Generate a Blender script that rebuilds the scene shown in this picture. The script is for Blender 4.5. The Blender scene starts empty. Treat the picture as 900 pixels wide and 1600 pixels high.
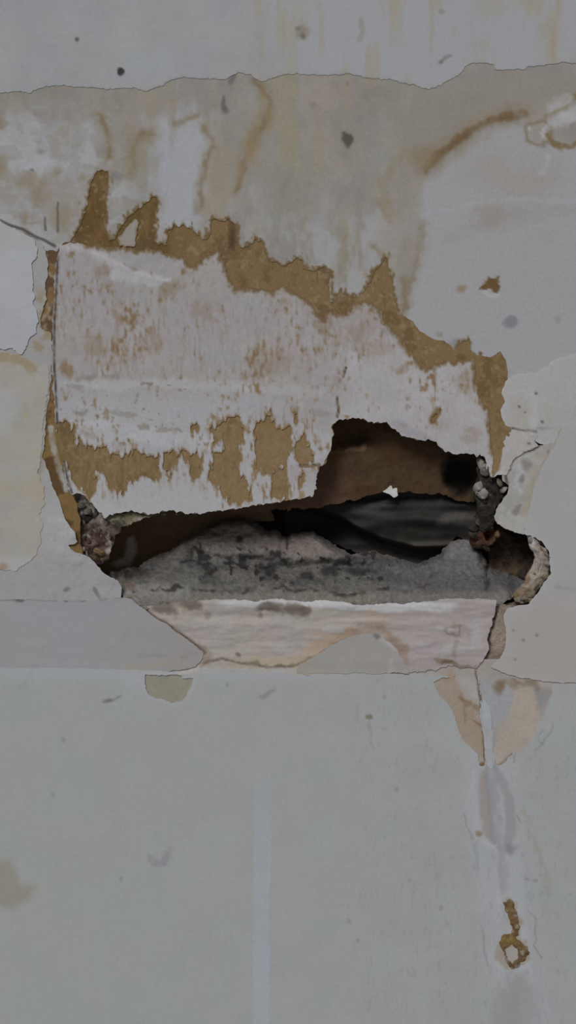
import bpy, math, random
import numpy as np
from mathutils import Vector, Euler

# ------------------------------------------------------------------ camera, world, light, exposure
SC = bpy.context.scene
COL = SC.collection
D = 1500.0                                   # camera distance from the wall in mm (1 px = 1 mm on the wall)
cam_d = bpy.data.cameras.new('camera')
cam = bpy.data.objects.new('camera', cam_d)
COL.objects.link(cam)
cam.location = (0, -D / 1000, 0)
cam.rotation_euler = (math.pi / 2, 0, 0)
cam_d.sensor_fit = 'VERTICAL'
cam_d.sensor_height = 24
cam_d.lens = 24 / 2 / (800 / D)
cam_d.clip_start = 0.01
SC.camera = cam

world = bpy.data.worlds.new('room_ambient')
SC.world = world
world.use_nodes = True
world.node_tree.nodes['Background'].inputs[0].default_value = (0.97, 0.985, 1.0, 1)
world.node_tree.nodes['Background'].inputs[1].default_value = 0.16

ld = bpy.data.lights.new('daylight', 'SUN')
ld.energy = 1.2
ld.angle = math.radians(24)
ld.color = (0.985, 0.985, 0.99)
lo = bpy.data.objects.new('daylight', ld)
COL.objects.link(lo)
lo.location = (-1.0, -2.6, 1.9)
lo.rotation_euler = (Vector((0, 0, 0)) - lo.location).to_track_quat('-Z', 'Y').to_euler()

SC.view_settings.view_transform = 'Standard'
SC.view_settings.look = 'None'
SC.view_settings.gamma = 1
SC.view_settings.use_curve_mapping = False
SC.view_settings.exposure = 0.0
KLIGHT = 0.45                                # diffuse light level a flat piece of wall receives

# ------------------------------------------------------------------ fields on the wall (1 unit = 1 mm)
S = 2.0
# fine grid over the part in view, coarse beyond it so that the wall runs on
def axis(n):
    return np.concatenate([np.arange(-400, -16, 12.0), np.arange(-16, n + 16, S), np.arange(n + 16, n + 401, 12.0)])
xs = axis(900)
ys = axis(1600)
X, Y = np.meshgrid(xs, ys)
H, W = X.shape

def vnoise(x, y, seed):
    rs = np.random.RandomState(seed)
    T = rs.rand(256, 256)
    xi = np.floor(x).astype(int); yi = np.floor(y).astype(int)
    fx = x - xi; fy = y - yi
    fx = fx * fx * (3 - 2 * fx); fy = fy * fy * (3 - 2 * fy)
    a = T[yi & 255, xi & 255]; b = T[yi & 255, (xi + 1) & 255]
    c = T[(yi + 1) & 255, xi & 255]; d = T[(yi + 1) & 255, (xi + 1) & 255]
    return (a * (1 - fx) + b * fx) * (1 - fy) + (c * (1 - fx) + d * fx) * fy

def fbm(scale, octv=4, seed=0, ax=1.0, ay=1.0, gain=0.5, x=None, y=None):
    x = X if x is None else x; y = Y if y is None else y
    r = 0; amp = 1; tot = 0
    for o in range(octv):
        f = 2 ** o / scale
        r = r + amp * (vnoise(x * f / ax + 13.7 * o, y * f / ay + 7.3 * o, seed * 17 + o) * 2 - 1)
        tot += amp; amp *= gain
    return r / tot * 1.6

def ss(a, b, v):
    t = np.clip((v - a) / (b - a), 0, 1)
    return t * t * (3 - 2 * t)

N8 = fbm(8, 3, 2)
STAIN = np.clip(0.82 + 0.45 * fbm(22, 4, 77), 0.15, 1)
WXN = fbm(16, 3, 901); WYN = fbm(16, 3, 902)
WXB = fbm(60, 3, 903); WYB = fbm(60, 3, 904)

def seg_dist(px, py, pts, closed):
    best = np.full(px.shape, 1e9)
    n = len(pts)
    for i in range(n if closed else n - 1):
        x0, y0 = pts[i][:2]; x1, y1 = pts[(i + 1) % n][:2]
        dx, dy = x1 - x0, y1 - y0
        L = dx * dx + dy * dy + 1e-9
        t = np.clip(((px - x0) * dx + (py - y0) * dy) / L, 0, 1)
        best = np.minimum(best, (px - x0 - t * dx) ** 2 + (py - y0 - t * dy) ** 2)
    return np.sqrt(best)

def window(pts, m):
    ax = [p[0] for p in pts]; ay = [p[1] for p in pts]
    j0 = int(np.searchsorted(xs, min(ax) - m)); j1 = int(np.searchsorted(xs, max(ax) + m)) + 1
    i0 = int(np.searchsorted(ys, min(ay) - m)); i1 = int(np.searchsorted(ys, max(ay) + m)) + 1
    return slice(i0, max(i1, i0 + 1)), slice(j0, max(j1, j0 + 1))

def poly(pts, warp=2.0, big=0.0, m=60):
    """signed distance, positive inside"""
    out = np.full((H, W), -float(m))
    sl = window(pts, m)
    px = X[sl] + warp * WXN[sl] + big * WXB[sl]; py = Y[sl] + warp * WYN[sl] + big * WYB[sl]
    d = seg_dist(px, py, pts, True)
    ins = np.zeros(px.shape, bool)
    n = len(pts)
    for i in range(n):
        x0, y0 = pts[i]; x1, y1 = pts[(i + 1) % n]
        if y0 == y1: continue
        c = ((y0 > py) != (y1 > py)) & (px < (x1 - x0) * (py - y0) / (y1 - y0) + x0)
        ins ^= c
    out[sl] = np.where(ins, d, -d)
    return out

def line(pts, warp=2.0, big=0.0, m=60):
    out = np.full((H, W), float(m))
    sl = window(pts, m)
    px = X[sl] + warp * WXN[sl] + big * WXB[sl]; py = Y[sl] + warp * WYN[sl] + big * WYB[sl]
    out[sl] = np.minimum(seg_dist(px, py, pts, False), m)
    return out

def ell(cx, cy, rx, ry, rot=0, warp=2.0):
    """1 at the rim, 0 at the centre"""
    px = X + warp * WXN - cx; py = Y + warp * WYN - cy
    c, s = math.cos(rot), math.sin(rot)
    return np.sqrt(((px * c + py * s) / rx) ** 2 + ((-px * s + py * c) / ry) ** 2)

def flat(rgb):
    return np.ones((H, W, 3)) * np.array(rgb, float)

def mix(c, rgb, m):
    m = np.clip(m, 0, 1)[..., None]
    return c * (1 - m) + (rgb if isinstance(rgb, np.ndarray) else np.array(rgb, float)) * m

def stroke(c, pts, rgb, w, soft, a=1.0, warp=2.0, big=0.0):
    d = line(pts, warp + 1.0, big + 1.5)
    return mix(c, rgb, a * STAIN * (1 - ss(w * 0.4, w * 0.5 + soft, d + 2.2 * N8)))

def spot(c, cx, cy, rx, ry, rgb, a=1.0, rot=0, soft=0.5, warp=2.0):
    return mix(c, rgb, a * (1 - ss(1 - soft, 1 + soft, ell(cx, cy, rx, ry, rot, warp) + 0.22 * N8)))

def crackline(c, pts, rgb=(84, 78, 72), w=0.8, a=0.85, warp=1.5):
    d = line(pts, warp)
    return mix(c, rgb, a * (1 - ss(w * 0.4, w + 1.3, d)) * np.clip(0.8 + 0.5 * N8, 0.3, 1))

def blotch(c, cx, cy, rx, ry, rgb, a, n):
    """a cloud of flecks"""
    g = np.exp(-ell(cx, cy, rx * 1.3, ry * 1.3, 0, 8) ** 2)
    return mix(c, rgb, a * ss(0.15, 0.75, g * 0.9 + 0.35 * n))

def lin(c):
    c = np.clip(np.asarray(c, float) / 255, 0, 1)
    return np.where(c <= 0.04045, c / 12.92, ((c + 0.055) / 1.055) ** 2.4)

def albedo(c):
    return np.clip(lin(c) / KLIGHT, 0, 0.92)

def unproject(px, py, d):
    """wall mm + depth towards the viewer (mm) -> metres"""
    k = (D - d) / D
    return (px - 450) * k / 1000, -d / 1000, (800 - py) * k / 1000

# ------------------------------------------------------------------ materials
MATS = {}
def material(name, rough=0.9, grain=0.10, gscale=260, bump=0.25, bscale=180, bdist=0.002, stretch=(1, 1, 1)):
    m = bpy.data.materials.new(name); m.use_nodes = True
    nt = m.node_tree; N = nt.nodes; Lk = nt.links
    b = N['Principled BSDF']; b.inputs['Roughness'].default_value = rough
    b.inputs['Specular IOR Level'].default_value = 0.2
    at = N.new('ShaderNodeAttribute'); at.attribute_name = 'Col'
    tc = N.new('ShaderNodeNewGeometry')
    mp = N.new('ShaderNodeMapping'); mp.inputs['Scale'].default_value = stretch
    Lk.new(tc.outputs['Position'], mp.inputs['Vector'])
    n1 = N.new('ShaderNodeTexNoise'); n1.inputs['Scale'].default_value = gscale
    n1.inputs['Detail'].default_value = 4; n1.inputs['Roughness'].default_value = 0.65
    Lk.new(mp.outputs[0], n1.inputs['Vector'])
    mr = N.new('ShaderNodeMapRange')
    mr.inputs['From Min'].default_value = 0.25; mr.inputs['From Max'].default_value = 0.75
    mr.inputs['To Min'].default_value = 1 - grain; mr.inputs['To Max'].default_value = 1 + grain
    Lk.new(n1.outputs[0], mr.inputs['Value'])
    vm = N.new('ShaderNodeVectorMath'); vm.operation = 'SCALE'
    Lk.new(at.outputs['Color'], vm.inputs[0]); Lk.new(mr.outputs[0], vm.inputs['Scale'])
    Lk.new(vm.outputs[0], b.inputs['Base Color'])
    n2 = N.new('ShaderNodeTexNoise'); n2.inputs['Scale'].default_value = bscale
    n2.inputs['Detail'].default_value = 6; n2.inputs['Roughness'].default_value = 0.6
    Lk.new(mp.outputs[0], n2.inputs['Vector'])
    bp = N.new('ShaderNodeBump'); bp.inputs['Strength'].default_value = bump; bp.inputs['Distance'].default_value = bdist
    Lk.new(n2.outputs[0], bp.inputs['Height']); Lk.new(bp.outputs[0], b.inputs['Normal'])
    MATS[name] = m
    return m

material('matt_paint', 0.75, 0.05, 220, 0.12, 120)
material('skim_plaster', 0.92, 0.07, 200, 0.25, 140)
material('torn_paper', 0.95, 0.14, 320, 0.45, 260, stretch=(1, 1, 0.55))
material('panel_face', 0.95, 0.08, 260, 0.35, 200, stretch=(1, 1, 0.6))
material('pink_plaster', 0.9, 0.08, 180, 0.35, 120)
material('mouldy_mortar', 0.95, 0.3, 150, 1.0, 120, 0.006)
material('crumbly_plaster', 0.95, 0.28, 180, 0.9, 160, 0.005)
material('grey_membrane', 0.7, 0.15, 120, 0.3, 90)
material('brown_board', 0.95, 0.16, 140, 0.6, 110, 0.003)
material('cavity_soot', 1.0, 0.25, 60, 0.6, 60, 0.004)
material('rust', 0.85, 0.35, 220, 0.9, 200, 0.003)

# ------------------------------------------------------------------ building meshes
def finish(o, parent, label, kind, mat):
    o.data.materials.append(MATS[mat])
    COL.objects.link(o)
    if parent is not None:
        o.parent = parent
        o.location = o.location - parent.location
    if label: o['label'] = label
    if kind: o['kind'] = kind
    return o

def mesh_obj(name, verts, faces_flat, starts, cols, mat, parent=None, label=None, kind=None, smooth=None):
    me = bpy.data.meshes.new(name)
    n = len(verts)
    c = verts.mean(axis=0)
    me.vertices.add(n); me.vertices.foreach_set('co', (verts - c).astype(np.float32).ravel())
    me.loops.add(len(faces_flat)); me.loops.foreach_set('vertex_index', faces_flat.astype(np.int32))
    me.polygons.add(len(starts))
    me.polygons.foreach_set('loop_start', starts.astype(np.int32))
    me.polygons.foreach_set('use_smooth', np.ones(len(starts), bool) if smooth is None else smooth)
    me.update(calc_edges=True); me.validate()
    at = me.color_attributes.new('Col', 'FLOAT_COLOR', 'POINT')
    ca = np.ones((n, 4), np.float32); ca[:, :3] = cols
    at.data.foreach_set('color', ca.ravel())
    o = bpy.data.objects.new(name, me)
    o.location = Vector(c)
    return finish(o, parent, label, kind, mat)

def layer(name, sdf, d, col, mat, parent=None, thick=3.0, stride=1, edge=None, label=None, kind=None):
    """one coat or slab: the region sdf > 0 with front face at depth field d, rim going back by thick"""
    d = np.broadcast_to(np.asarray(d, float), (H, W))
    f = sdf[::stride, ::stride]; dd = d[::stride, ::stride]; cc = col[::stride, ::stride]
    gx = X[::stride, ::stride]; gy = Y[::stride, ::stride]
    h, w = f.shape
    f = np.where(np.abs(f) < 1e-4, 1e-4, f)
    ins = f > 0
    cnt = ins[:-1, :-1].astype(int) + ins[:-1, 1:] + ins[1:, 1:] + ins[1:, :-1]
    full = np.argwhere(cnt == 4)
    part = np.argwhere((cnt > 0) & (cnt < 4))
    idx = -np.ones((h, w), int)
    used = np.argwhere(ins)
    idx[ins] = np.arange(len(used))
    P = np.stack([gx[ins], gy[ins], dd[ins]], 1)
    C = cc[ins]
    a = full[:, 0]; b = full[:, 1]
    quads = np.stack([idx[a, b], idx[a + 1, b], idx[a + 1, b + 1], idx[a, b + 1]], 1)
    ev = {}; eP = []; eC = []
    base = len(P)
    def evert(p, q):
        k = (p, q) if p < q else (q, p)
        if k in ev: return ev[k]
        p, q = k
        t = f[p] / (f[p] - f[q]); t = min(max(t, 0.02), 0.98)
        eP.append((gx[p] + (gx[q] - gx[p]) * t, gy[p] + (gy[q] - gy[p]) * t, dd[p] + (dd[q] - dd[p]) * t))
        eC.append(cc[p] + (cc[q] - cc[p]) * t)
        ev[k] = base + len(eP) - 1
        return ev[k]
    ngons = []; rim = []
    for i, j in part:
        cs = [(i, j), (i + 1, j), (i + 1, j + 1), (i, j + 1)]
        io = [ins[c] for c in cs]
        if cnt[i, j] == 2 and io[0] == io[2]:
            for k in range(4):
                if io[k]:
                    e1 = evert(cs[k], cs[(k + 1) % 4]); e0 = evert(cs[k - 1], cs[k])
                    ngons.append([idx[cs[k]], e1, e0]); rim.append((e1, e0))
            continue
        g = []; out_e = in_e = None
        for k in range(4):
            c0, c1 = cs[k], cs[(k + 1) % 4]
            if io[k]: g.append(idx[c0])
            if io[k] != io[(k + 1) % 4]:
                e = evert(c0, c1); g.append(e)
                if io[k]: out_e = e
                else: in_e = e
        ngons.append(g); rim.append((out_e, in_e))
    if eP:
        P = np.vstack([P, np.array(eP)]); C = np.vstack([C, np.array(eC)])
    # rim wall
    rim_ids = sorted({v for e in rim for v in e})
    rmap = {v: k for k, v in enumerate(rim_ids)}
    nb = len(P)
    if rim_ids and thick > 0:
        ri = np.array(rim_ids)
        top = P[ri]; bot = P[ri].copy(); bot[:, 2] -= thick
        rc = C[ri] if edge is None else np.ones((len(ri), 3)) * np.array(edge, float)
        P = np.vstack([P, top, bot]); C = np.vstack([C, rc, rc])
        R = len(ri)
        sk = [[nb + rmap[q], nb + rmap[p], nb + R + rmap[p], nb + R + rmap[q]] for p, q in rim]
    else:
        sk = []
    if len(P) < 3: return None
    x, yy, z = unproject(P[:, 0], P[:, 1], P[:, 2])
    V = np.stack([x, yy, z], 1)
    flatl = [quads.ravel()]; lens = [np.full(len(quads), 4)]
    if ngons:
        flatl.append(np.array([v for g in ngons for v in g])); lens.append(np.array([len(g) for g in ngons]))
    if sk:
        flatl.append(np.array(sk).ravel()); lens.append(np.full(len(sk), 4))
    fl = np.concatenate(flatl); ln = np.concatenate(lens)
    st = np.concatenate([[0], np.cumsum(ln)[:-1]])
    return mesh_obj(name, V, fl, st, albedo(C), mat, parent, label, kind)

def thing(name, px, py, d, label, cat, group=None):
    o = bpy.data.objects.new(name, None)
    o.empty_display_size = 0.02
    COL.objects.link(o)
    o.location = unproject(px, py, d)
    o['label'] = label; o['category'] = cat
    if group: o['group'] = group
    return o

def tag(o, label, cat, group=None):
    o['label'] = label; o['category'] = cat
    if group: o['group'] = group
    return o

# ------------------------------------------------------------------ noise fields used all over
N4 = fbm(4, 2, 1); N8 = fbm(8, 3, 2); N20 = fbm(20, 4, 3); N50 = fbm(50, 4, 4); N120 = fbm(120, 4, 5)
N300 = fbm(300, 3, 6)
V30 = fbm(18, 4, 7, 0.6, 2.2)               # streaks that run down the wall
V12 = fbm(8, 4, 8, 0.5, 1.9)
V60 = fbm(40, 4, 9, 0.5, 3.0)
NR = fbm(50, 4, 10); NG = fbm(50, 4, 11)
H20 = fbm(18, 4, 12, 3.0, 0.6)              # level streaks
CHROMA = np.stack([NR, NG, -NR], -1)

def tone(c, amp=3.0, n=None):
    n = N50 if n is None else n
    return c + (n * amp)[..., None] + CHROMA * amp * 0.45 + (N8 * amp * 0.4)[..., None]

LINER = (92, 74, 47)

# ================================================================== THE WALL (structure)
hole_pts = [(104, 790), (112, 762), (150, 735), (470, 650), (500, 628), (640, 625), (765, 660), (778, 700),
            (792, 740), (790, 790), (778, 812), (812, 828), (838, 836), (842, 870), (838, 905), (815, 932),
            (775, 950), (200, 946), (160, 905), (118, 868)]
hole = poly(hole_pts, 3)
slab_c = tone(flat((140, 134, 126)), 5)
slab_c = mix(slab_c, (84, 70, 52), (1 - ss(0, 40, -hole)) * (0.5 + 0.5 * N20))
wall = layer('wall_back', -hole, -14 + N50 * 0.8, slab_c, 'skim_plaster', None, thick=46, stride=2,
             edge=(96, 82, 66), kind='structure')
wall['label'] = 'old interior wall of flaking plaster and paint around a broken hole'

# wall running on beyond the frame
def surround():
    x0, x1, z0, z1 = -0.847, 0.847, -1.197, 1.197
    X0, X1, Z0, Z1 = -2.4, 2.4, -1.5, 1.5
    v = np.array([(X0, -.001, Z0), (X1, -.001, Z0), (X1, -.001, Z1), (X0, -.001, Z1),
                  (x0, -.001, z0), (x1, -.001, z0), (x1, -.001, z1), (x0, -.001, z1),
                  (X0, .06, Z0), (X1, .06, Z0), (X1, .06, Z1), (X0, .06, Z1)], float)
    f = []
    for k in range(4):
        n = (k + 1) % 4
        f += [[k, n, 4 + n, 4 + k], [8 + k, 8 + n, n, k]]
    f = np.array(f)
    mesh_obj('wall_paint', v, f.ravel(), np.arange(len(f)) * 4, albedo(np.ones((12, 3)) * (141, 141, 143)),
             'matt_paint', wall, smooth=np.zeros(len(f), bool))
surround()

# closed dark space behind the hole
def cavity():
    a = unproject(40, 560, -50); b = unproject(880, 1000, -330)
    x0, x1 = a[0] - .06, b[0] + .1
    z0, z1 = b[2] - .06, a[2] + .06
    y0, y1 = .048, .33
    v = np.array([(x0, y0, z0), (x1, y0, z0), (x1, y0, z1), (x0, y0, z1),
                  (x0, y1, z0), (x1, y1, z0), (x1, y1, z1), (x0, y1, z1)], float)
    f = np.array([[4, 5, 6, 7], [0, 1, 5, 4], [1, 2, 6, 5], [2, 3, 7, 6], [3, 0, 4, 7]])[:, ::-1]
    mesh_obj('cavity_lining', v, f.ravel(), np.arange(5) * 4, albedo(np.ones((8, 3)) * (74, 66, 56)),
             'cavity_soot', wall, 'sooty dark back of the hollow space', smooth=np.zeros(5, bool))
cavity()

# --------------------------------------------- outlines shared by several coats
band_top = [(98, 380), (113, 374), (125, 355), (133, 328), (140, 300), (145, 282), (152, 268), (158, 265), (168, 268), (170, 276),
            (166, 295), (164, 320), (163, 345), (165, 370), (170, 378), (178, 374), (190, 352), (210, 333), (228, 316),
            (240, 308), (246, 312), (243, 330), (241, 350), (240, 372), (242, 383), (258, 382), (262, 372), (262, 362), (272, 353),
            (285, 351), (297, 357), (305, 365), (315, 373), (325, 376), (327, 370), (330, 350), (333, 342), (345, 345),
            (358, 343), (366, 350), (369, 365), (371, 380), (378, 388), (390, 382), (400, 375), (410, 378), (412, 395),
            (418, 405), (430, 410), (445, 417), (452, 412), (460, 404), (470, 406), (474, 420), (490, 424), (497, 422),
            (505, 416), (512, 422), (517, 430), (513, 450), (513, 465), (516, 474), (522, 470), (527, 460), (531, 455),
            (540, 463), (547, 467), (557, 463), (570, 456), (580, 440), (583, 428), (590, 420), (598, 412), (602, 400),
            (605, 410), (608, 425), (612, 445), (617, 470), (620, 485), (627, 505), (633, 530), (638, 538), (645, 535),
            (655, 534), (663, 531), (672, 538), (680, 548), (697, 549), (710, 546), (722, 536), (732, 533), (735, 545),
            (738, 553), (748, 556), (752, 570), (753, 585), (757, 600), (761, 605), (766, 602), (770, 590), (774, 581),
            (780, 580), (785, 588), (783, 595), (779, 610), (786, 618), (783, 632), (782, 645), (786, 656), (791, 668)]
band_bot = [(783, 690), (778, 700), (770, 706), (767, 680), (766, 655), (764, 640), (755, 630), (750, 615), (745, 595), (742, 570), (738, 560),
            (725, 562), (712, 565), (700, 562), (690, 565), (675, 573), (668, 575), (655, 568), (648, 558), (640, 552),
            (635, 545), (630, 535), (622, 522), (612, 512), (605, 505), (600, 500), (598, 487), (590, 480), (580, 473),
            (570, 471), (560, 472), (552, 475), (546, 485), (541, 491), (530, 490), (515, 486), (508, 490), (504, 498),
            (497, 490), (490, 478), (480, 470), (470, 462), (460, 456), (450, 448), (440, 446), (432, 450), (425, 458),
            (420, 455), (408, 450), (398, 452), (385, 448), (370, 452), (362, 440), (355, 425), (350, 410), (345, 393),
            (342, 388), (335, 392), (325, 398), (315, 405), (308, 415), (302, 418), (295, 415), (290, 405), (278, 398),
            (262, 395), (250, 391), (235, 390), (222, 392), (205, 389), (178, 384), (165, 385), (140, 382), (113, 380)]
crack_left = [(90, 318), (88, 400), (86, 440), (83, 500), (82, 560), (85, 620), (87, 655), (90, 680), (95, 710), (102, 745), (110, 770)]
panel_bottom = [(118, 772), (127, 771), (136, 780), (145, 790), (152, 798), (160, 804), (165, 808), (172, 805), (185, 802), (200, 799),
                (208, 797), (220, 800), (230, 803), (250, 800), (270, 797), (288, 802), (300, 803), (340, 798), (380, 793),
                (410, 788), (440, 784), (470, 778), (488, 776), (492, 768), (494, 755), (497, 745), (498, 730), (508, 726),
                (513, 712), (516, 700), (518, 688), (522, 678), (519, 668), (525, 659), (535, 655), (550, 652), (565, 653),
                (575, 658), (585, 662), (595, 661), (605, 660), (612, 668), (625, 678), (640, 686), (655, 688), (670, 686),
                (680, 690), (687, 700), (695, 706), (715, 710), (730, 708), (745, 712), (750, 708), (757, 716), (763, 735), (768, 745)]

rough_e = N4 * 1.3 + N8 * 1.6                # small raggedness added to outlines
fuzz = V12 * 4 + N4 * 2.2                    # fibrous raggedness of torn paper

# panel bulges away from the wall towards its broken lower edge
def bulge():
    t = np.clip((Y - 400) / 400, 0, 1.1)
    k = ss(84, 190, X) * (1 - 0.72 * ss(480, 740, X))
    return 0.6 + 20 * (t ** 1.7) * k + N120 * 0.9 * np.clip(t * 3, 0.2, 1)
PD = bulge()

# ================================================================== coats on the wall
# ---- upper skim coat, stained
skim_low = [(1320, 690), (860, 690), (796, 676)]
skim_pts = [(-420, -420), (1320, -420)] + skim_low[:1] + [(796, 690), (791, 668)] + band_top[::-1][1:] + [(90, 392), (60, 390), (30, 376), (0, 362), (-420, 350)]
skim = poly(skim_pts, 0.6) + fuzz * 0.55 * ss(150, 330, Y)
c = tone(flat((130, 126, 120)), 4.5) + (N20 * 2.5)[..., None] + (V30 * 2)[..., None]
yel = ss(-0.1, 0.7, V60 + 0.35 * N50) * ss(150, 300, X) * (1 - ss(600, 690, X + 0.25 * (Y - 200)))
c = mix(c, (136, 125, 106), 0.55 * yel)
# white bloom at the left, between the drips and down the middle
wl = (1 - ss(90, 250, X + 40 * N50)) * ss(150, 225, Y + 25 * N50)
c = mix(c, (147, 148, 153), wl * (0.55 + 0.5 * N50 + 0.3 * N20))
c = mix(c, (126, 119, 106), 0.55 * ss(0.1, 0.6, N50 + 0.5 * N20) * (1 - ss(200, 260, X)) * ss(140, 160, Y)); c = mix(c, (154, 155, 159), 0.6 * ss(0.2, 0.7, -N50 + 0.4 * N20 + 0.3 * H20) * (1 - ss(190, 250, X)) * ss(150, 200, Y))
wd = poly([(262, 195), (300, 182), (325, 200), (328, 250), (318, 300), (305, 345), (262, 368), (246, 372), (246, 320), (232, 290), (228, 270), (245, 230)], 3, 6)
c = mix(c, (148, 151, 158), ss(-34, 22, wd + 16 * V30 + 6 * N20) * 0.8)
wm = ss(280, 400, Y + 60 * N50) * ss(340, 420, X) * (1 - ss(570, 640, X)) * ss(-0.5, 0.6, V30 + N50)
c = mix(c, (143, 144, 147), wm * 0.75)
# cleaner area at the right under the arched stain
wr = poly([(664, 275), (690, 244), (720, 218), (755, 200), (790, 188), (818, 186), (842, 226), (1320, 232), (1320, 700), (780, 690), (740, 560),
           (640, 535), (632, 470), (655, 410), (668, 350), (655, 310)], 2, 5)
c = mix(c, (142, 141, 144), ss(-8, 8, wr) * 0.92)
c = mix(c, (136, 131, 124), ss(0, 60, wr) * ss(0.1, 0.8, N120 + 0.3 * N50) * 0.5)
c = stroke(c, [(660, 335), (740, 320), (800, 313), (900, 312)], (150, 150, 154), 2, 5, 0.5)
c = stroke(c, [(700, 370), (780, 345), (850, 330), (900, 322)], (132, 130, 131), 8, 12, 0.5, 3, 6)
c = spot(c, 770, 337, 30, 20, (130, 123, 114), 0.5, 0, 0.6)
# beige over the arch
wa = poly([(630, 290), (620, 180), (700, 130), (830, 115), (1320, 118), (1320, 140), (820, 175), (760, 190), (700, 225), (665, 268)], 2, 8)
c = mix(c, (127, 122, 114), ss(-25, 25, wa) * 0.8)
arc = [(668, 266), (680, 250), (695, 234), (715, 217), (740, 202), (765, 190), (790, 183), (818, 180)]
c = stroke(c, arc, (120, 109, 92), 18, 18, 0.65, 1.5, 3)
c = stroke(c, arc, (98, 80, 56), 4, 8, 0.85, 1.5, 1.0)
c = spot(c, 660, 245, 26, 14, (122, 109, 88), 0.55, 0.2, 0.6)
c = stroke(c, [(612, 340), (604, 310), (600, 285), (625, 245)], (124, 112, 92), 5, 10, 0.6, 3, 4)
# crackled flake at the right edge
c = spot(c, 842, 205, 24, 24, (136, 130, 124), 0.8, 0, 0.3, 4)
c = mix(c, (112, 101, 84), 0.7 * np.exp(-((ell(842, 208, 22, 20, 0, 4) - 1) / 0.14) ** 2))
c = mix(c, (156, 156, 158), 0.8 * ss(0.1, 0.5, N8) * (1 - ss(0.7, 1.0, ell(840, 205, 20, 18))))
c = stroke(c, [(855, 182), (875, 172), (893, 152), (900, 148)], (112, 98, 76), 4, 6, 0.8)
c = stroke(c, [(862, 170), (885, 155)], (156, 156, 160), 10, 8, 0.8)
c = stroke(c, [(865, 192), (900, 178)], (158, 158, 161), 12, 10, 0.85, 4)
c = stroke(c, [(858, 208), (866, 225), (880, 232), (895, 228), (910, 214)], (108, 92, 64), 4, 5, 0.9)
c = stroke(c, [(856, 245), (848, 272)], (152, 152, 156), 3, 7, 0.6)
# drip edges
for pts, a, w in (([(150, 178), (162, 200), (168, 222), (169, 245)], .8, 4), ([(203, 272), (205, 250), (208, 230), (214, 216), (226, 212)], .85, 4),
                  ([(232, 208), (245, 206)], .5, 4), ([(322, 203), (330, 215), (329, 235), (322, 262), (316, 300), (312, 330)], .75, 3),
                  ([(277, 195), (300, 185), (312, 182)], .5, 4),
                  ([(404, 126), (414, 140), (418, 158), (413, 190), (403, 203), (396, 220), (390, 245), (378, 272), (370, 292)], .8, 5),
                  ([(662, 352), (660, 385), (650, 415), (640, 450), (632, 480)], .45, 6), ([(630, 440), (634, 470), (630, 492)], .5, 4),
                  ([(540, 380), (532, 410), (528, 440)], .45, 8), ([(592, 385), (598, 395), (602, 402)], .6, 3)):
    c = stroke(c, pts, (118, 106, 86), w + 3, 12, a * 0.6, 3, 3); c = stroke(c, pts, (108, 92, 68), w - 2, 6, a * 0.75, 3, 3)
c = mix(c, (128, 114, 88), 0.6 * (1 - ss(4, 24, line([(418, 150), (412, 190), (396, 225), (380, 270)], 2, 3))) * ss(-0.4, 0.5, V30))
c = stroke(c, [(215, 225), (212, 260), (216, 285)], (128, 120, 106), 18, 12, 0.6, 3, 4)
c = stroke(c, [(350, 200), (345, 260), (335, 330)], (132, 124, 108), 16, 16, 0.6, 3, 4)
# left patches of tan in the white bloom
for x, y, rx, ry in ((42, 283, 20, 14), (0, 262, 9, 20), (90, 266, 7, 12), (40, 336, 9, 10), (62, 305, 12, 20), (0, 190, 8, 14), (100, 340, 18, 18), (126, 280, 6, 5)):
    c = spot(c, x, y, rx, ry, (122, 110, 90), 0.6, 0, 0.7, 6)
c = stroke(c, [(20, 256), (60, 254), (100, 257)], (153, 154, 158), 8, 10, 0.8, 3)
c = spot(c, 48, 266, 4, 3, (90, 90, 92), 0.8)
c = spot(c, 182, 274, 9, 6, (112, 112, 108), 0.8, 0.6)
# marks
c = spot(c, 543, 217, 8, 12, (78, 74, 66), 0.95, 0, 0.35)
c = spot(c, 350, 160, 4, 13, (98, 90, 92), 0.9, 0.1, 0.4)
c = spot(c, 363, 122, 5, 9, (100, 98, 98), 0.9, 0.2, 0.4)
c = spot(c, 353, 172, 4, 5, (92, 82, 84), 0.7)
c = spot(c, 489, 165, 6, 7, (118, 112, 100), 0.6); c = spot(c, 570, 152, 5, 4, (116, 112, 104), 0.6); c = spot(c, 543, 130, 3, 3, (110, 106, 100), 0.8)
c = spot(c, 797, 503, 10, 8, (112, 113, 117), 0.9, 0, 0.4)
c = spot(c, 718, 540, 16, 10, (116, 116, 116), 0.75, 0, 0.5)
c = spot(c, 722, 452, 7, 6, (124, 110, 88), 0.8); c = spot(c, 686, 522, 5, 4, (126, 118, 106), 0.8); c = spot(c, 872, 497, 6, 6, (128, 122, 121), 0.6)
chip = poly([(747, 452), (756, 442), (764, 433), (772, 436), (779, 431), (781, 446), (777, 458), (768, 452)], 1.5)
c = mix(c, LINER, ss(-2, 2, chip + N4 * 2))
c = stroke(c, [(752, 455), (765, 461), (780, 460)], (157, 157, 160), 2, 4, 0.7)
c = mix(c, (100, 82, 57), (1 - ss(0.5, 6.5, skim + 3.0 * V12 + 2.0 * N4)) * ss(250, 300, Y) * ss(100, 120, X))
skim_d = 0.75 + N120 * 0.18 + N20 * 0.06 - 0.35 * ss(-2, 3, chip) + 1.0 * np.exp(-((line(arc, 1.5, 1.5)) / 6) ** 2)
fissure = line([(-10, 340), (12, 350), (35, 358), (60, 371), (86, 384)], 1.0)
c = mix(c, (74, 70, 66), 0.9 * (1 - ss(1.0, 3.5, fissure)))
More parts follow.
